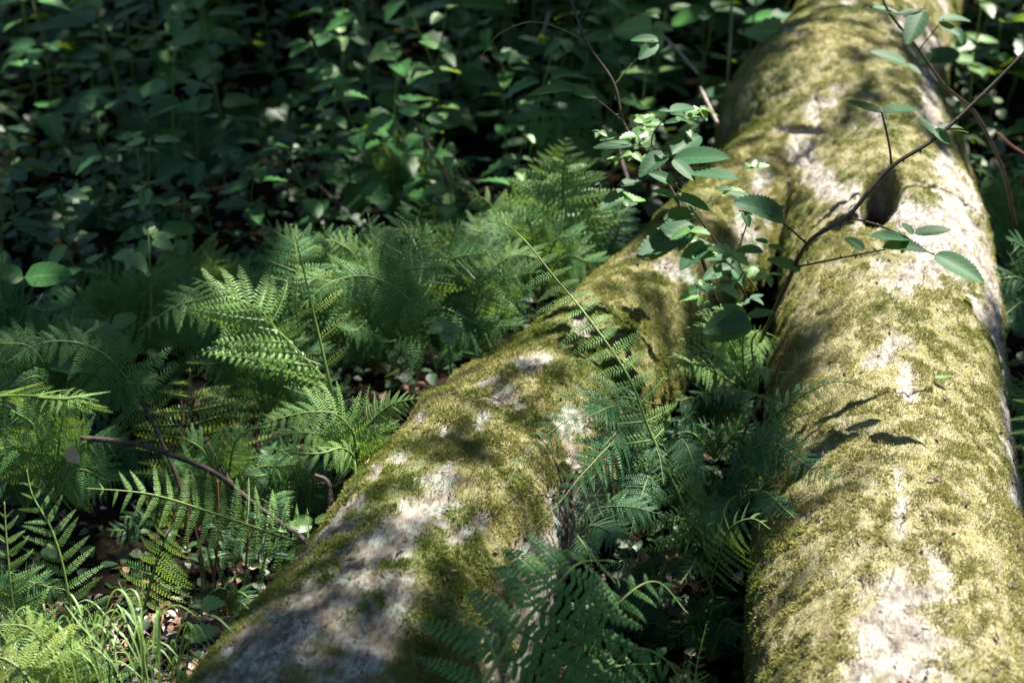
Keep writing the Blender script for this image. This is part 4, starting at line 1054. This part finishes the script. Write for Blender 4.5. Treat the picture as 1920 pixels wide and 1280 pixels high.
# bramble 3: cane on the far right
B3 = thing('bramble', 'thin dark bramble cane slanting over the far trunk at the upper right', 'bramble', W(1900, 420, 4.2), FG.replace('ferns', 'brambles'))
lc3 = np.array(B3.location)
cane(B3, 'cane', [(1905, 430, 4.2), (1880, 320, 4.1), (1830, 215, 4.0), (1770, 160, 3.9), (1720, 90, 3.85), (1665, 20, 3.8), (1640, -50, 3.8)], .0055, .0032, M_cane, 10, 60)
for b, t, nr in (((1685, 28, 3.8), (1610, 3, 3.8), (0, -.1, 1)), ((1685, 28, 3.8), (1745, 12, 3.8), (0, -.1, 1)), ((1760, 40, 3.8), (1840, 28, 3.8), (0, -.1, 1)), ((1760, 42, 3.8), (1850, 48, 3.6), (0, -.4, .9)), ((1700, 120, 3.9), (1612, 85, 3.9), (0, -.3, .9)), ((1700, 120, 3.9), (1750, 135, 3.8), (0, -.2, 1)),
                 ((1730, 20, 3.8), (1740, 60, 3.5), (0, -.2, 1)), ((1780, 30, 3.9), (1815, 10, 3.8), (0, -.1, 1)), ((1790, 52, 3.9), (1850, 62, 3.7), (0, -.4, 1))):
    put_leaf(B3, Wp(b), Wp(t), nr, L_BR, None, lc3)
cane(B3, 'side_stem', [(1722, 95, 3.85), (1750, 60, 3.83), (1770, 35, 3.8)], .002, .0012, M_cane, 2, 12)
cane(B3, 'side_stem', [(1668, 22, 3.8), (1690, 26, 3.8), (1735, 15, 3.8)], .002, .0012, M_cane, 2, 12)
# bramble 4: small one in the crook of the fork
B4 = thing('bramble', 'small bramble sprig with drooping leaves in the crook under the dark cane', 'bramble', W(1430, 760, 3.4), FG.replace('ferns', 'brambles'))
lc4 = np.array(B4.location)
cane(B4, 'cane', [(1370, 890, 3.3), (1400, 800, 3.3), (1450, 710, 3.25), (1480, 640, 3.2)], .0042, .003, M_stem_brown, 5, 30)
cane(B4, 'side_stem', [(1425, 770, 3.3), (1395, 700, 3.25), (1395, 610, 3.15), (1400, 588, 3.1)], .002, .0014, M_cane_green, 0, 20)
for b, t, nr, k in (((1400, 590, 3.1), (1340, 562, 3.1), (0, -.3, .9), 1), ((1402, 592, 3.1), (1468, 580, 3.1), (0, -.3, .9), 0), ((1400, 596, 3.1), (1310, 620, 2.95), (0, -.5, .8), 2), ((1405, 600, 3.1), (1330, 640, 2.95), (.2, -.7, .8), 3)):
    put_leaf(B4, Wp(b), Wp(t), nr, L_BR, k, lc4)

# fallen leaves lying on the right limb
def lay_leaf(name, label, px, py, size, mesh, rot, tilt=.15, cat='leaf', tilt_n=None):
    p, n = on_trunk(px, py)
    p = p + n * .011
    a = math.radians(rot)
    t = Vector((math.cos(a), math.sin(a), 0)); t = (t - n * t.dot(n)).normalized()
    m = orient(np.zeros(3), np.array(t + n * tilt), np.array(n), size)
    m.translation = p
    o = link(name, mesh, None, mw=m)
    tag(o, label, cat)
lay_leaf('fallen_leaf', 'pale yellow fallen leaf lying on the upper right side of the right limb', 1803, 558, .034, leaf_mesh('fallen_leaf', 8, .62, 0, .35, -.3, M_yellowleaf, 1.8, .3), -50, .25)
lay_leaf('fallen_leaf', 'small blue-green fallen leaf lying on the bare and mossy right limb', 1750, 716, .036, leaf_mesh('fallen_leaf', 8, .55, 0, .2, -.5, M_herb_pale, 1.5, .4), -12, .12)
lay_leaf('fallen_leaf', 'tiny brown curled leaf lying on the right limb', 1738, 902, .020, leaf_mesh('fallen_leaf', 8, .5, 0, .6, .8, M_deadleaf, 1.3, .4), 0, .1)
def lay_bit(label, px, py, L, rot, mat, r=.0015):
    p, n = on_trunk(px, py); p = p + n * .010; a = math.radians(rot)
    t = Vector((math.cos(a), math.sin(a), 0)); t = (t - n * t.dot(n)).normalized()
    C = np.array([p - t * L / 2, p + n * .002, p + t * L / 2 + n * .001])
    v, f = tube(catmull(C, 8) - np.array(p), np.linspace(r, r * .6, 8), 5)
    o = link('twig', mesh_py('twig', v, f, mat, smooth=True)); o.location = p
    tag(o, label, 'twig')
lay_bit('thin reddish twig bit lying on the right limb below the white bark spots', 1725, 1002, .035, -20, M_stem_brown)
lay_bit('dark chip of wood by the fold in the bark above the fork', 1405, 305, .02, 10, M_twig, .005)

# crumbs that the logs have caught
def debris():
    vs, n = [], 0
    rd = random.Random(77)
    for k in range(1700):
        x, y = rd.uniform(400, 1920), rd.uniform(20, 1280)
        d = V(W(x, y, 1) - EYE).normalized(); loc, nn, i, dist = bvh.ray_cast(V(EYE), d)
        if loc is None or nn.z < .35: continue
        t = Vector((rd.gauss(0, 1), rd.gauss(0, 1), rd.gauss(0, .4))); t = (t - nn * t.dot(nn) * .8).normalized(); s_ = nn.cross(t)
        L = rd.uniform(.003, .011); wd = L * rd.uniform(.15, .45); p = loc + nn * .007
        vs += [p - t * L, p + s_ * wd + nn * .001, p + t * L + nn * L * rd.uniform(0, .4), p - s_ * wd]
        n += 1
    m = mesh_np('log_debris', np.array([tuple(v) for v in vs]), np.arange(n * 4).reshape(-1, 4), M_deadleaf)
    m.materials.append(M_twig); m.polygons.foreach_set('material_index', [rd.choice((0, 1, 1)) for _ in range(n)])
    return m
tag(link('log_debris', debris()), 'crumbs of bark and leaf caught on the logs', kind='stuff')

# ------------------------------------------------------------ grass
GR = thing('grass_tuft', 'tuft of long arching grass blades at the lower left, before the ferns', 'grass', W(230, 1330, 2.75))
gl = np.array(GR.location)
def blade_mesh(C, w_):
    T, A, B = frames(C); n = len(C)
    S = np.cross(T, np.array((0, .4, 1.0))); S /= np.linalg.norm(S, axis=1)[:, None] + 1e-9
    ws = w_ * (np.sin(np.linspace(.5, math.pi, n)) ** .7 + .02)
    nn = np.cross(S, T)
    v = np.concatenate([C - S * ws[:, None], C + nn * (ws * -.4)[:, None], C + S * ws[:, None]])
    f = [(i, i + 1, n + i + 1, n + i) for i in range(n - 1)] + [(n + i, n + i + 1, 2 * n + i + 1, 2 * n + i) for i in range(n - 1)]
    return mesh_py('grass_blade', v, f, M_grass, smooth=True)
rg = random.Random(4)
BL = [[(190, 1330, 2.7), (192, 1180, 2.68), (215, 1105, 2.66), (245, 1130, 2.65), (262, 1200, 2.64)], [(225, 1340, 2.7), (205, 1190, 2.66), (232, 1108, 2.64), (262, 1125, 2.62), (270, 1250, 2.6)],
      [(290, 1350, 2.6), (240, 1230, 2.58), (200, 1180, 2.57), (160, 1165, 2.57)], [(260, 1350, 2.55), (210, 1240, 2.53), (150, 1170, 2.53), (120, 1130, 2.54)], [(330, 1360, 2.7), (340, 1290, 2.7), (310, 1225, 2.7), (270, 1205, 2.72)],
      [(150, 1350, 2.6), (120, 1270, 2.6), (60, 1220, 2.6), (10, 1210, 2.62)], [(330, 1350, 2.7), (345, 1270, 2.7), (352, 1230, 2.72)], [(200, 1300, 2.7), (160, 1170, 2.7), (130, 1110, 2.72), (88, 1100, 2.74)], [(270, 1350, 2.6), (268, 1270, 2.6), (262, 1180, 2.6)]]
for k in range(70):
    x = rg.uniform(60, 330); h = rg.uniform(60, 190); lean = rg.uniform(-130, 120); d = rg.uniform(2.5, 2.85)
    BL.append([(x, 1350, d), (x + lean * .3, 1320 - h * .7, d - .02), (x + lean * .7, 1310 - h, d - .04), (x + lean * 1.25, 1330 - h * rg.uniform(.55, .95), d - .06)])
for P in BL:
    C = catmull([W(*p) for p in P], 16) - gl
    link('grass_blade', blade_mesh(C, rg.uniform(.0020, .0036)), GR)

# ------------------------------------------------------------ dead branches and stalks
def stick(name, label, pts, r0, r1, mat=M_twig, cat='branch', group=None, knob=.25):
    P = [W(*p) for p in pts]
    C = catmull(P, 44); loc = C[0].copy()
    R = np.linspace(r0, r1, 44) * (1 + knob * (fbm(C * 1.0, 45, 2, 5) - .5) * 2)
    v, f = tube(C - loc, R, 7)
    o = link(name, mesh_py(name, v, f, mat, smooth=True)); o.location = V(loc)
    return tag(o, label, cat, group)
stick('dead_branch', 'knobbly dark dead branch slanting down right from the bright fern to the left limb', [(150, 820, 3.0), (230, 828, 3.02), (300, 845, 3.05), (400, 885, 3.1), (470, 940, 3.15), (560, 1005, 3.2), (600, 1040, 3.22)], .006, .007)
stick('dead_branch', 'bare dark twig rising between the two ladder-like ferns', [(262, 745, 3.3), (290, 800, 3.3), (330, 890, 3.3), (350, 960, 3.3)], .004, .006)
stick('dead_branch', 'short crooked dead twig standing by the left limb under the fanned fern', [(590, 890, 3.2), (615, 905, 3.2), (618, 950, 3.2), (605, 1010, 3.22)], .005, .007)
stick('dead_branch', 'dark twig with a forked look leaning at the foot of the mid-left ferns', [(376, 805, 3.5), (395, 840, 3.45), (430, 900, 3.4), (470, 960, 3.4)], .0035, .005)
stick('dead_branch', 'dark fallen stick lying level at the foot of the left limb', [(340, 1165, 3.05), (400, 1162, 3.05), (470, 1155, 3.05), (520, 1158, 3.05)], .006, .007)
stick('dead_branch', 'thicker dark stick under the level one at the foot of the left limb', [(290, 1225, 2.98), (370, 1205, 3.0), (440, 1178, 3.02), (500, 1165, 3.05)], .007, .009)
stick('dead_branch', 'grey slanting stem far back in the upper middle', [(745, 185, 5.0), (790, 250, 4.95), (830, 320, 4.9), (850, 370, 4.9)], .006, .008)
stick('dead_branch', 'grey stem slanting in the dark left of the feathery fern', [(590, 340, 5.0), (620, 370, 5.0), (650, 400, 4.95), (690, 440, 4.9)], .005, .008)
stick('dead_branch', 'pale pinkish cut stalk leaning beside the fork of the trunk', [(1313, 165, 4.3), (1325, 190, 4.25), (1345, 232, 4.2)], .006, .006, M_pinkstalk, knob=.05)
stick('dead_branch', 'grey slender stem leaning behind the leafy bramble at the left limb', [(1155, 260, 4.3), (1165, 300, 4.3), (1180, 345, 4.25)], .006, .006, knob=.05)
stick('dead_branch', 'pale broken stem slanting at top centre behind the yellow leaf', [(1235, 60, 5.0), (1275, 100, 4.95), (1310, 140, 4.9)], .006, .005, M_pinkstalk, knob=.1)
stick('dead_branch', 'pink-brown stub standing in the dark at top centre', [(1030, 25, 5.8), (1020, 55, 5.8), (1008, 85, 5.8)], .008, .007, M_pinkstalk, knob=.1)
stick('dead_branch', 'thin reddish stem crossing the dark at the right edge', [(1870, 250, 4.2), (1895, 272, 4.2), (1930, 295, 4.2)], .004, .004, M_stem_brown, knob=.1)
stick('dead_branch', 'straight grey stem standing behind the left edge of the far trunk', [(1372, -20, 5.2), (1370, 60, 5.2), (1362, 190, 5.1)], .006, .006, M_cane_green, knob=.05)
SL = ['leftmost', 'second', 'third', 'fourth', 'fifth', 'sixth', 'seventh', 'eighth', 'rightmost']
for k, (x0, y0, x1, y1, d) in enumerate(sorted(((400, 1200, 345, 900, 3.35), (415, 1190, 372, 960, 3.3), (445, 1180, 468, 900, 3.4), (430, 1200, 395, 1000, 3.3), (470, 1150, 520, 900, 3.5), (350, 1130, 340, 750, 3.6), (545, 900, 625, 760, 3.5), (400, 1090, 408, 900, 3.4), (375, 1150, 372, 1040, 3.25)), key=lambda q: q[0])):
    stick('fern_stalk', SL[k] + ' of the reddish bare fern stalks on the shaded floor by the left limb', [(x0, y0, d), ((x0 + x1) / 2 + 6, (y0 + y1) / 2, d - .02), (x1, y1, d - .03)], .0035, .0025, M_stem_brown, 'stalk', 'bare brown stalks by the left limb', .1)

# ------------------------------------------------------------ broad-leaved plants that stand out
def sprig(label, stem_pts, leaves, meshes, mat=M_stem_green, r=.003, cat='plant', name='leafy_plant', group=None):
    p0 = W(*stem_pts[0])
    t = thing(name, label, cat, p0, group)
    cane(t, 'stem', stem_pts, r, r * .5, mat, 0, 24, 6)
    for b, tp, nr in leaves:
        put_leaf(t, W(*b), W(*tp), nr, meshes, None, p0)
    return t
sprig('young plant with yellowish five-part leaves standing above the ferns at mid left', [(282, 640, 3.9), (283, 560, 3.85), (280, 480, 3.8), (278, 435, 3.8)],
      [((278, 440, 3.8), (268, 425, 3.8), (0, -.6, .8)), ((278, 440, 3.8), (292, 422, 3.82), (0, -.6, .8)), ((290, 445, 3.8), (328, 440, 3.8), (0, -.5, .8)), ((290, 447, 3.8), (312, 462, 3.7), (0, -.6, .8)), ((288, 447, 3.8), (300, 428, 3.85), (0, -.6, .8)),
       ((248, 475, 3.8), (208, 482, 3.8), (0, -.6, .8)), ((248, 476, 3.8), (222, 503, 3.7), (0, -.7, .7)), ((250, 478, 3.8), (262, 505, 3.7), (0, -.7, .7)), ((280, 520, 3.8), (250, 476, 3.8), (1, -.1, .3)), ((250, 475, 3.8), (240, 468, 3.85), (0, -.6, .8))], [L_NETP[0]], r=.004)
sprig('plant with two broad plain leaves at the left edge above the ferns', [(40, 640, 3.8), (42, 570, 3.75), (44, 520, 3.7)],
      [((44, 522, 3.7), (-30, 500, 3.6), (.0, -.5, .85)), ((46, 520, 3.7), (132, 508, 3.7), (0, -.45, .9))], [L_ROUND[0]])
sprig('plant with large dim oval leaves low at the left, beside the soft fern', [(90, 780, 3.7), (92, 700, 3.65), (92, 650, 3.6)],
      [((92, 645, 3.6), (50, 590, 3.5), (0, -.7, .7)), ((92, 642, 3.6), (175, 630, 3.5), (0, -.6, .8)), ((210, 610, 3.6), (255, 590, 3.6), (0, -.5, .8)), ((95, 650, 3.6), (210, 650, 3.4), (0, -.5, .9))], L_ROUND)
sprig('small plant with a glossy toothed rosette in front of the dense deep green fern', [(845, 700, 3.7), (840, 640, 3.65), (832, 610, 3.62)],
      [((832, 612, 3.62), (800, 620, 3.6), (0, -.6, .8)), ((832, 612, 3.62), (850, 600, 3.65), (0, -.5, .8)), ((832, 614, 3.62), (845, 645, 3.5), (0, -.7, .8)), ((832, 614, 3.62), (822, 590, 3.65), (0, -.5, .8)), ((834, 614, 3.62), (868, 622, 3.6), (0, -.6, .8))], L_SMALL)
sprig('plant with wide pale leaves in shade beneath the fanned fern by the left limb', [(590, 1040, 3.4), (590, 1000, 3.35), (585, 975, 3.3)],
      [((585, 985, 3.3), (515, 995, 3.2), (0, -.5, .85)), ((585, 980, 3.3), (560, 960, 3.35), (0, -.4, .9)), ((590, 980, 3.3), (618, 960, 3.3), (0, -.4, .9)), ((585, 985, 3.3), (545, 1010, 3.1), (0, -.6, .8))], L_ROUND)
sprig('sunlit pale flower-like sprout behind the bramble leaves over the left limb', [(1220, 330, 4.1), (1218, 280, 4.1), (1212, 245, 4.1)],
      [((1212, 245, 4.1), (1180, 250, 4.0), (0, -.6, .8)), ((1212, 245, 4.1), (1195, 270, 4.0), (0, -.8, .6)), ((1212, 245, 4.1), (1215, 275, 4.0), (0, -.8, .6)), ((1212, 245, 4.1), (1232, 262, 4.0), (0, -.6, .8)), ((1212, 245, 4.1), (1228, 240, 4.1), (0, -.6, .8))], [L_NETP[0]])
sprig('plant with bright yellow-green backlit leaf at top centre', [(1205, 190, 4.8), (1215, 110, 4.8), (1222, 50, 4.8)], [((1225, 52, 4.8), (1163, 50, 4.7), (0, -.9, .5)), ((1225, 50, 4.8), (1265, 50, 4.8), (0, -.5, .9)), ((1225, 54, 4.8), (1245, 75, 4.7), (0, -.9, .5))], [L_NETP[1]])
sprig('plant with a long yellow leaf beside the left edge of the far trunk', [(1500, 160, 5.1), (1480, 90, 5.1), (1470, 58, 5.1)], [((1470, 58, 5.1), (1408, 56, 5.0), (0, -.9, .5)), ((1472, 56, 5.1), (1490, 52, 5.1), (0, -.4, .9))], [L_NETP[1]])
sprig('yellow-tipped plant in the upper middle, left of the curved stem', [(745, 150, 5.0), (742, 110, 5.0), (728, 85, 5.0)], [((728, 88, 5.0), (690, 106, 4.9), (0, -.9, .5)), ((728, 86, 5.0), (702, 82, 5.0), (0, -.8, .6)), ((730, 86, 5.0), (750, 84, 5.0), (0, -.8, .6))], [L_NETP[0]])
sprig('low plant with lobed leaves on the floor right of the grass', [(378, 1190, 3.0), (378, 1150, 2.98), (378, 1125, 2.96)], [((378, 1135, 2.96), (345, 1140, 2.9), (0, -.4, .9)), ((378, 1135, 2.96), (405, 1130, 2.96), (0, -.4, .9)), ((378, 1135, 2.96), (372, 1118, 3.0), (0, -.4, .9)), ((378, 1135, 2.96), (390, 1150, 2.8), (0, -.4, .9))], L_SMALL)
sprig('low herb with small leaves at the foot of the left limb', [(350, 1250, 2.9), (355, 1210, 2.88), (358, 1190, 2.86)], [((358, 1195, 2.86), (335, 1200, 2.8), (0, -.4, .9)), ((358, 1195, 2.86), (385, 1192, 2.86), (0, -.4, .9)), ((358, 1195, 2.86), (362, 1215, 2.75), (0, -.4, .9)), ((358, 1195, 2.86), (410, 1175, 2.86), (0, -.4, .9))], L_SMALL)
# ------------------------------------------------------------ the thicket of herbs
def herb_proto(meshes, H, nodes, L, seed, kind='pair'):
    rs = random.Random(seed)
    r = bpy.data.objects.new('woodland_herb', None)
    C = catmull([(0, 0, 0), (rs.uniform(-.03, .03), rs.uniform(-.03, .03), H * .5), (rs.uniform(-.07, .07), rs.uniform(-.07, .07), H)], 12)
    v, f = tube(C, np.linspace(.003, .0015, 12), 5)
    parts = [('stem', mesh_py('stem', v, f, M_stem_green if seed % 2 else M_cane_green, smooth=True), Matrix())]
    for i in range(nodes):
        t = .35 + .65 * i / max(1, nodes - 1); p = C[min(11, int(t * 11))]
        a0 = rs.uniform(0, 6.28) if kind != 'pair' else i * 1.57 + rs.uniform(-.3, .3)
        for j in range(2 if kind == 'pair' else 3):
            a = a0 + (math.pi * j if kind == 'pair' else (j - 1) * 1.15) + rs.uniform(-.2, .2)
            s = L * (1.1 - .45 * t + rs.uniform(-.1, .1)) if kind == 'pair' else L * rs.uniform(.8, 1.1)
            up = rs.uniform(-.25, .35)
            d = np.array((math.cos(a), math.sin(a), up))
            off = p + d * (.012 if kind == 'pair' else .03)
            parts.append(('leaf', meshes[rs.randrange(len(meshes))], orient(off, d, (rs.uniform(-.25, .25), rs.uniform(-.45, .1), 1), s)))
    return parts
PROTO = [herb_proto(L_NET, .42, 5, .105, 1), herb_proto(L_NET, .55, 6, .095, 2), herb_proto(L_NETP, .34, 4, .085, 3), herb_proto(L_BR, .38, 3, .095, 4, 'tri'),
         herb_proto(L_NET, .30, 4, .12, 5), herb_proto(L_BR, .5, 4, .08, 6, 'tri'), herb_proto(L_ROUND, .36, 3, .10, 7), herb_proto(L_SMALL, .45, 6, .06, 8), herb_proto([L_NET[0], L_BR[1]], .62, 7, .09, 9)]
LBL = ['nettle-like herb with paired toothed leaves', 'tiered herb with narrow paired leaves', 'low herb with paler leaves', 'bramble shoot with large three-part leaves', 'short herb with large toothed leaves',
       'bramble shoot with small three-part leaves', 'herb with smooth oval leaves', 'herb with many tiny leaves', 'very leafy upright herb']
REG = {}
def blocked(p):
    dM = np.min(np.hypot(CM[:, 0] - p[0], CM[:, 1] - p[1]) - RM); dL = np.min(np.hypot(CL[:, 0] - p[0], CL[:, 1] - p[1]) - RL)
    return min(dM, dL) < .06
rh = random.Random(21)
made = 0; tries = 0
spots = []
while made < 298 and tries < 14000:
    tries += 1
    y = 3.2 + 5.9 * rh.random() ** .85; x = rh.uniform(-.44 * y - .2, .44 * y + .3)
    p = (x, y)
    if blocked(p): continue
    sx, sy, sd_ = proj(np.array([[x, y, .1]])); sx, sy = float(sx[0]), float(sy[0])
    if sy > 780 or (sy > 520 and 420 < sx < 1150) or (1100 < sx < 1500 and sy > 420): continue
    if rh.random() < .15 and y < 4.6: continue
    if min([math.hypot(x - a, y - b) for a, b in spots] + [9]) < .14: continue
    spots.append(p)
    k = rh.choice([0, 0, 1, 1, 2, 3, 3, 4, 5, 6, 7, 8])
    if y < 4.6 and k in (1, 8, 5): k = 4
    s = rh.uniform(.8, 1.3) * (1.7 if y > 5.5 else 1.45 if y > 4.6 else 1.1)
    o = thing('woodland_herb', None, 'herb', (x, y, gz(x, y)), 'herbs of the shaded thicket')
    ux, uy, _ = proj(np.array([[x, y, .3 * s]])); ux, uy = float(ux[0]), float(uy[0])
    col_ = ['left edge', 'left', 'left of centre', 'centre', 'right of centre', 'far trunk', 'right edge'][int(np.searchsorted([170, 480, 760, 1000, 1300, 1700], ux))]
    row_ = ['top', 'upper', 'middle', 'lower'][int(np.searchsorted([70, 200, 360], uy))]
    REG.setdefault((k, col_, row_), []).append((ux, o))
    o.rotation_euler.z = rh.uniform(0, 6.28); o.scale = (s, s, s)
    o.rotation_euler.x = rh.uniform(-.12, .12)
    for nm, me, m in PROTO[k]: link(nm, me, o, mw=m.copy())
    made += 1

ORD = ['', 'second', 'third', 'fourth', 'fifth', 'sixth', 'seventh', 'eighth', 'ninth', 'tenth', 'eleventh', 'twelfth', 'thirteenth', 'fourteenth', 'fifteenth', 'sixteenth']
for (k, c, r), lst in REG.items():
    lst.sort(key=lambda q: q[0]); n = len(lst)
    where = {'left edge': 'by the left edge', 'left': 'in the left thicket', 'left of centre': 'left of centre', 'centre': 'at centre', 'right of centre': 'right of centre',
             'far trunk': 'beside the far trunk', 'right edge': 'by the right edge'}[c] + {'top': ', top', 'upper': ', upper row', 'middle': ', middle row', 'lower': ', lower row'}[r]
    for i, (_, o) in enumerate(lst):
        pre = '' if n == 1 else ('leftmost ' if i == 0 else 'rightmost ' if i == n - 1 else ORD[min(i, 15)] + ' ')
        o['label'] = pre + LBL[k] + ' ' + where

# low leafy ground cover too small and dense to count
def cover():
    n = 26000
    y = RS.uniform(1.5, 13, n) ; x = RS.uniform(-1, 1, n) * (.5 * y + 1.2)
    z = ground_h(x, y)
    P = np.column_stack([x, y, z * 0])
    dn = fbm(P, 1.6, 3, 101)
    sx, sy, _ = proj(np.column_stack([x, y, z]))
    near = (sy > 980) & (sx < 700)
    void = vnoise(np.column_stack([x, y, y * 0]), 1.15, 131) < .33
    keep = (dn > np.where(sy > 700, .30, .36)) & ~(near & (RS.rand(n) < .2))
    x, y, z = x[keep], y[keep], z[keep]; n = len(x)
    P = np.column_stack([x, y, z + RS.uniform(.01, .22, n) * np.clip(y / 5, .3, 1)])
    L = RS.uniform(.025, .075, n) * np.clip(y / 4.5, .7, 1.5); a = RS.uniform(0, 6.28, n)
    D = np.column_stack([np.cos(a), np.sin(a), RS.normal(0, .35, n)]); D /= np.linalg.norm(D, axis=1)[:, None]
    N = np.column_stack([RS.normal(0, .35, n), RS.normal(-.15, .35, n), np.ones(n)]); S = np.cross(N, D); S /= np.linalg.norm(S, axis=1)[:, None]
    prof = ((0, .03), (.2, .34), (.45, .42), (.75, .26), (1.0, .0))
    vs, uvs = [], []
    for u, wv in prof:
        c = P + D * (L * u)[:, None] - np.array((0, 0, 1)) * (L * u * u * .2)[:, None]
        e = S * (L * wv)[:, None]; up = np.array((0, 0, 1.0)) * (L * wv * .25)[:, None]
        vs += [c - e + up, c, c + e + up]; uvs += [(u, -1), (u, 0), (u, 1)]
    vv = np.stack(vs, 1).reshape(-1, 3); uv = np.tile(np.array(uvs), (n, 1))
    fl = []
    for i in range(4):
        b = i * 3
        fl += [(b, b + 3, b + 4, b + 1), (b + 1, b + 4, b + 5, b + 2)]
    ff = (np.array(fl)[None] + (np.arange(n) * 15)[:, None, None]).reshape(-1, 4)
    return mesh_np('ground_cover', vv, ff, M_cover, uv, smooth=True)
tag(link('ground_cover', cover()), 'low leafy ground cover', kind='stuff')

# leaf litter: curled dead leaves and bits
def litter():
    n = 5800
    y = RS.uniform(1.8, 3.7, n); x = RS.uniform(-1, 1, n) * (.45 * y + .8)
    m = 3200; k = n - m          # thick straw-like litter in the lower left corner
    cx, cy = RS.uniform(-100, 520, m), RS.uniform(1080, 1400, m)
    vv_ = (cy - 640) / FPX; dp = CAM_Z / (SP + vv_ * CP)
    x = np.concatenate([x[:k], (cx - 960) / FPX * dp]); y = np.concatenate([y[:k], dp * (CP - vv_ * SP)])
    z = ground_h(x, y) + RS.uniform(.002, .025, n)
    L = RS.uniform(.010, .038, n); a = RS.uniform(0, 6.28, n)
    D = np.column_stack([np.cos(a), np.sin(a), RS.normal(0, .3, n)]); S = np.column_stack([-np.sin(a), np.cos(a), RS.normal(0, .3, n)])
    P = np.column_stack([x, y, z]); c = RS.uniform(-.5, .6, n)
    vs = []
    nar = np.where(np.arange(n) >= k, RS.uniform(.1, .8, n), 1.0)
    for u, wv in ((0, .05), (.35, .32), (.7, .28), (1, .02)):
        wv = wv * nar
        q = P + D * (L * u)[:, None] + np.array((0, 0, 1)) * (L * c * u * (1 - u) * 1.6)[:, None]
        e = S * (L * wv)[:, None]; up = np.array((0, 0, 1)) * (L * wv * .8 * np.abs(c))[:, None]
        vs += [q - e + up, q, q + e + up]
    vv = np.stack(vs, 1).reshape(-1, 3)
    fl = []
    for i in range(3):
        b = i * 3; fl += [(b, b + 3, b + 4, b + 1), (b + 1, b + 4, b + 5, b + 2)]
    ff = (np.array(fl)[None] + (np.arange(n) * 12)[:, None, None]).reshape(-1, 4)
    m = mesh_np('leaf_litter', vv, ff, M_deadleaf, smooth=True)
    m.materials.append(M_deadpale)
    mi = np.repeat((RS.rand(n) < np.where(np.arange(n) >= k, .3, .05)).astype(np.int32), 6); m.polygons.foreach_set('material_index', mi)
    return m
tag(link('leaf_litter', litter()), 'brown and bleached leaf litter on the forest floor', kind='stuff')
for k, (x, y, L, mt, lb, rz) in enumerate(((240, 1215, .06, M_deadleaf, 'curled brown dead leaf standing in the grass tuft', 20), (425, 1180, .045, M_deadpale, 'pinkish dead leaf on the floor beside the left limb', 60), (1535, 1000, .04, M_deadpale, 'x', 0), (1380, 1085, .03, M_deadpale, 'small whitish dead leaf in the gap near the right limb', 70), (140, 868, .05, M_deadpale, 'whitish withered leaf hanging behind the bright left fern', 80))):
    if lb == 'x': continue
    p = W(x, y, 2.95 if k < 2 else 3.05)
    m = leaf_mesh('dead_leaf', 8, .7, .05, .7, -.9, mt, 1.6, .4, .02, seed=50 + k, rag=.15)
    d = (math.cos(math.radians(rz)), .2, math.sin(math.radians(rz)))
    mm = orient(np.zeros(3), d, (0, -.8, .5), L); mm.translation = V(p)
    tag(link('dead_leaf', m, None, mw=mm), lb, 'dead leaf')
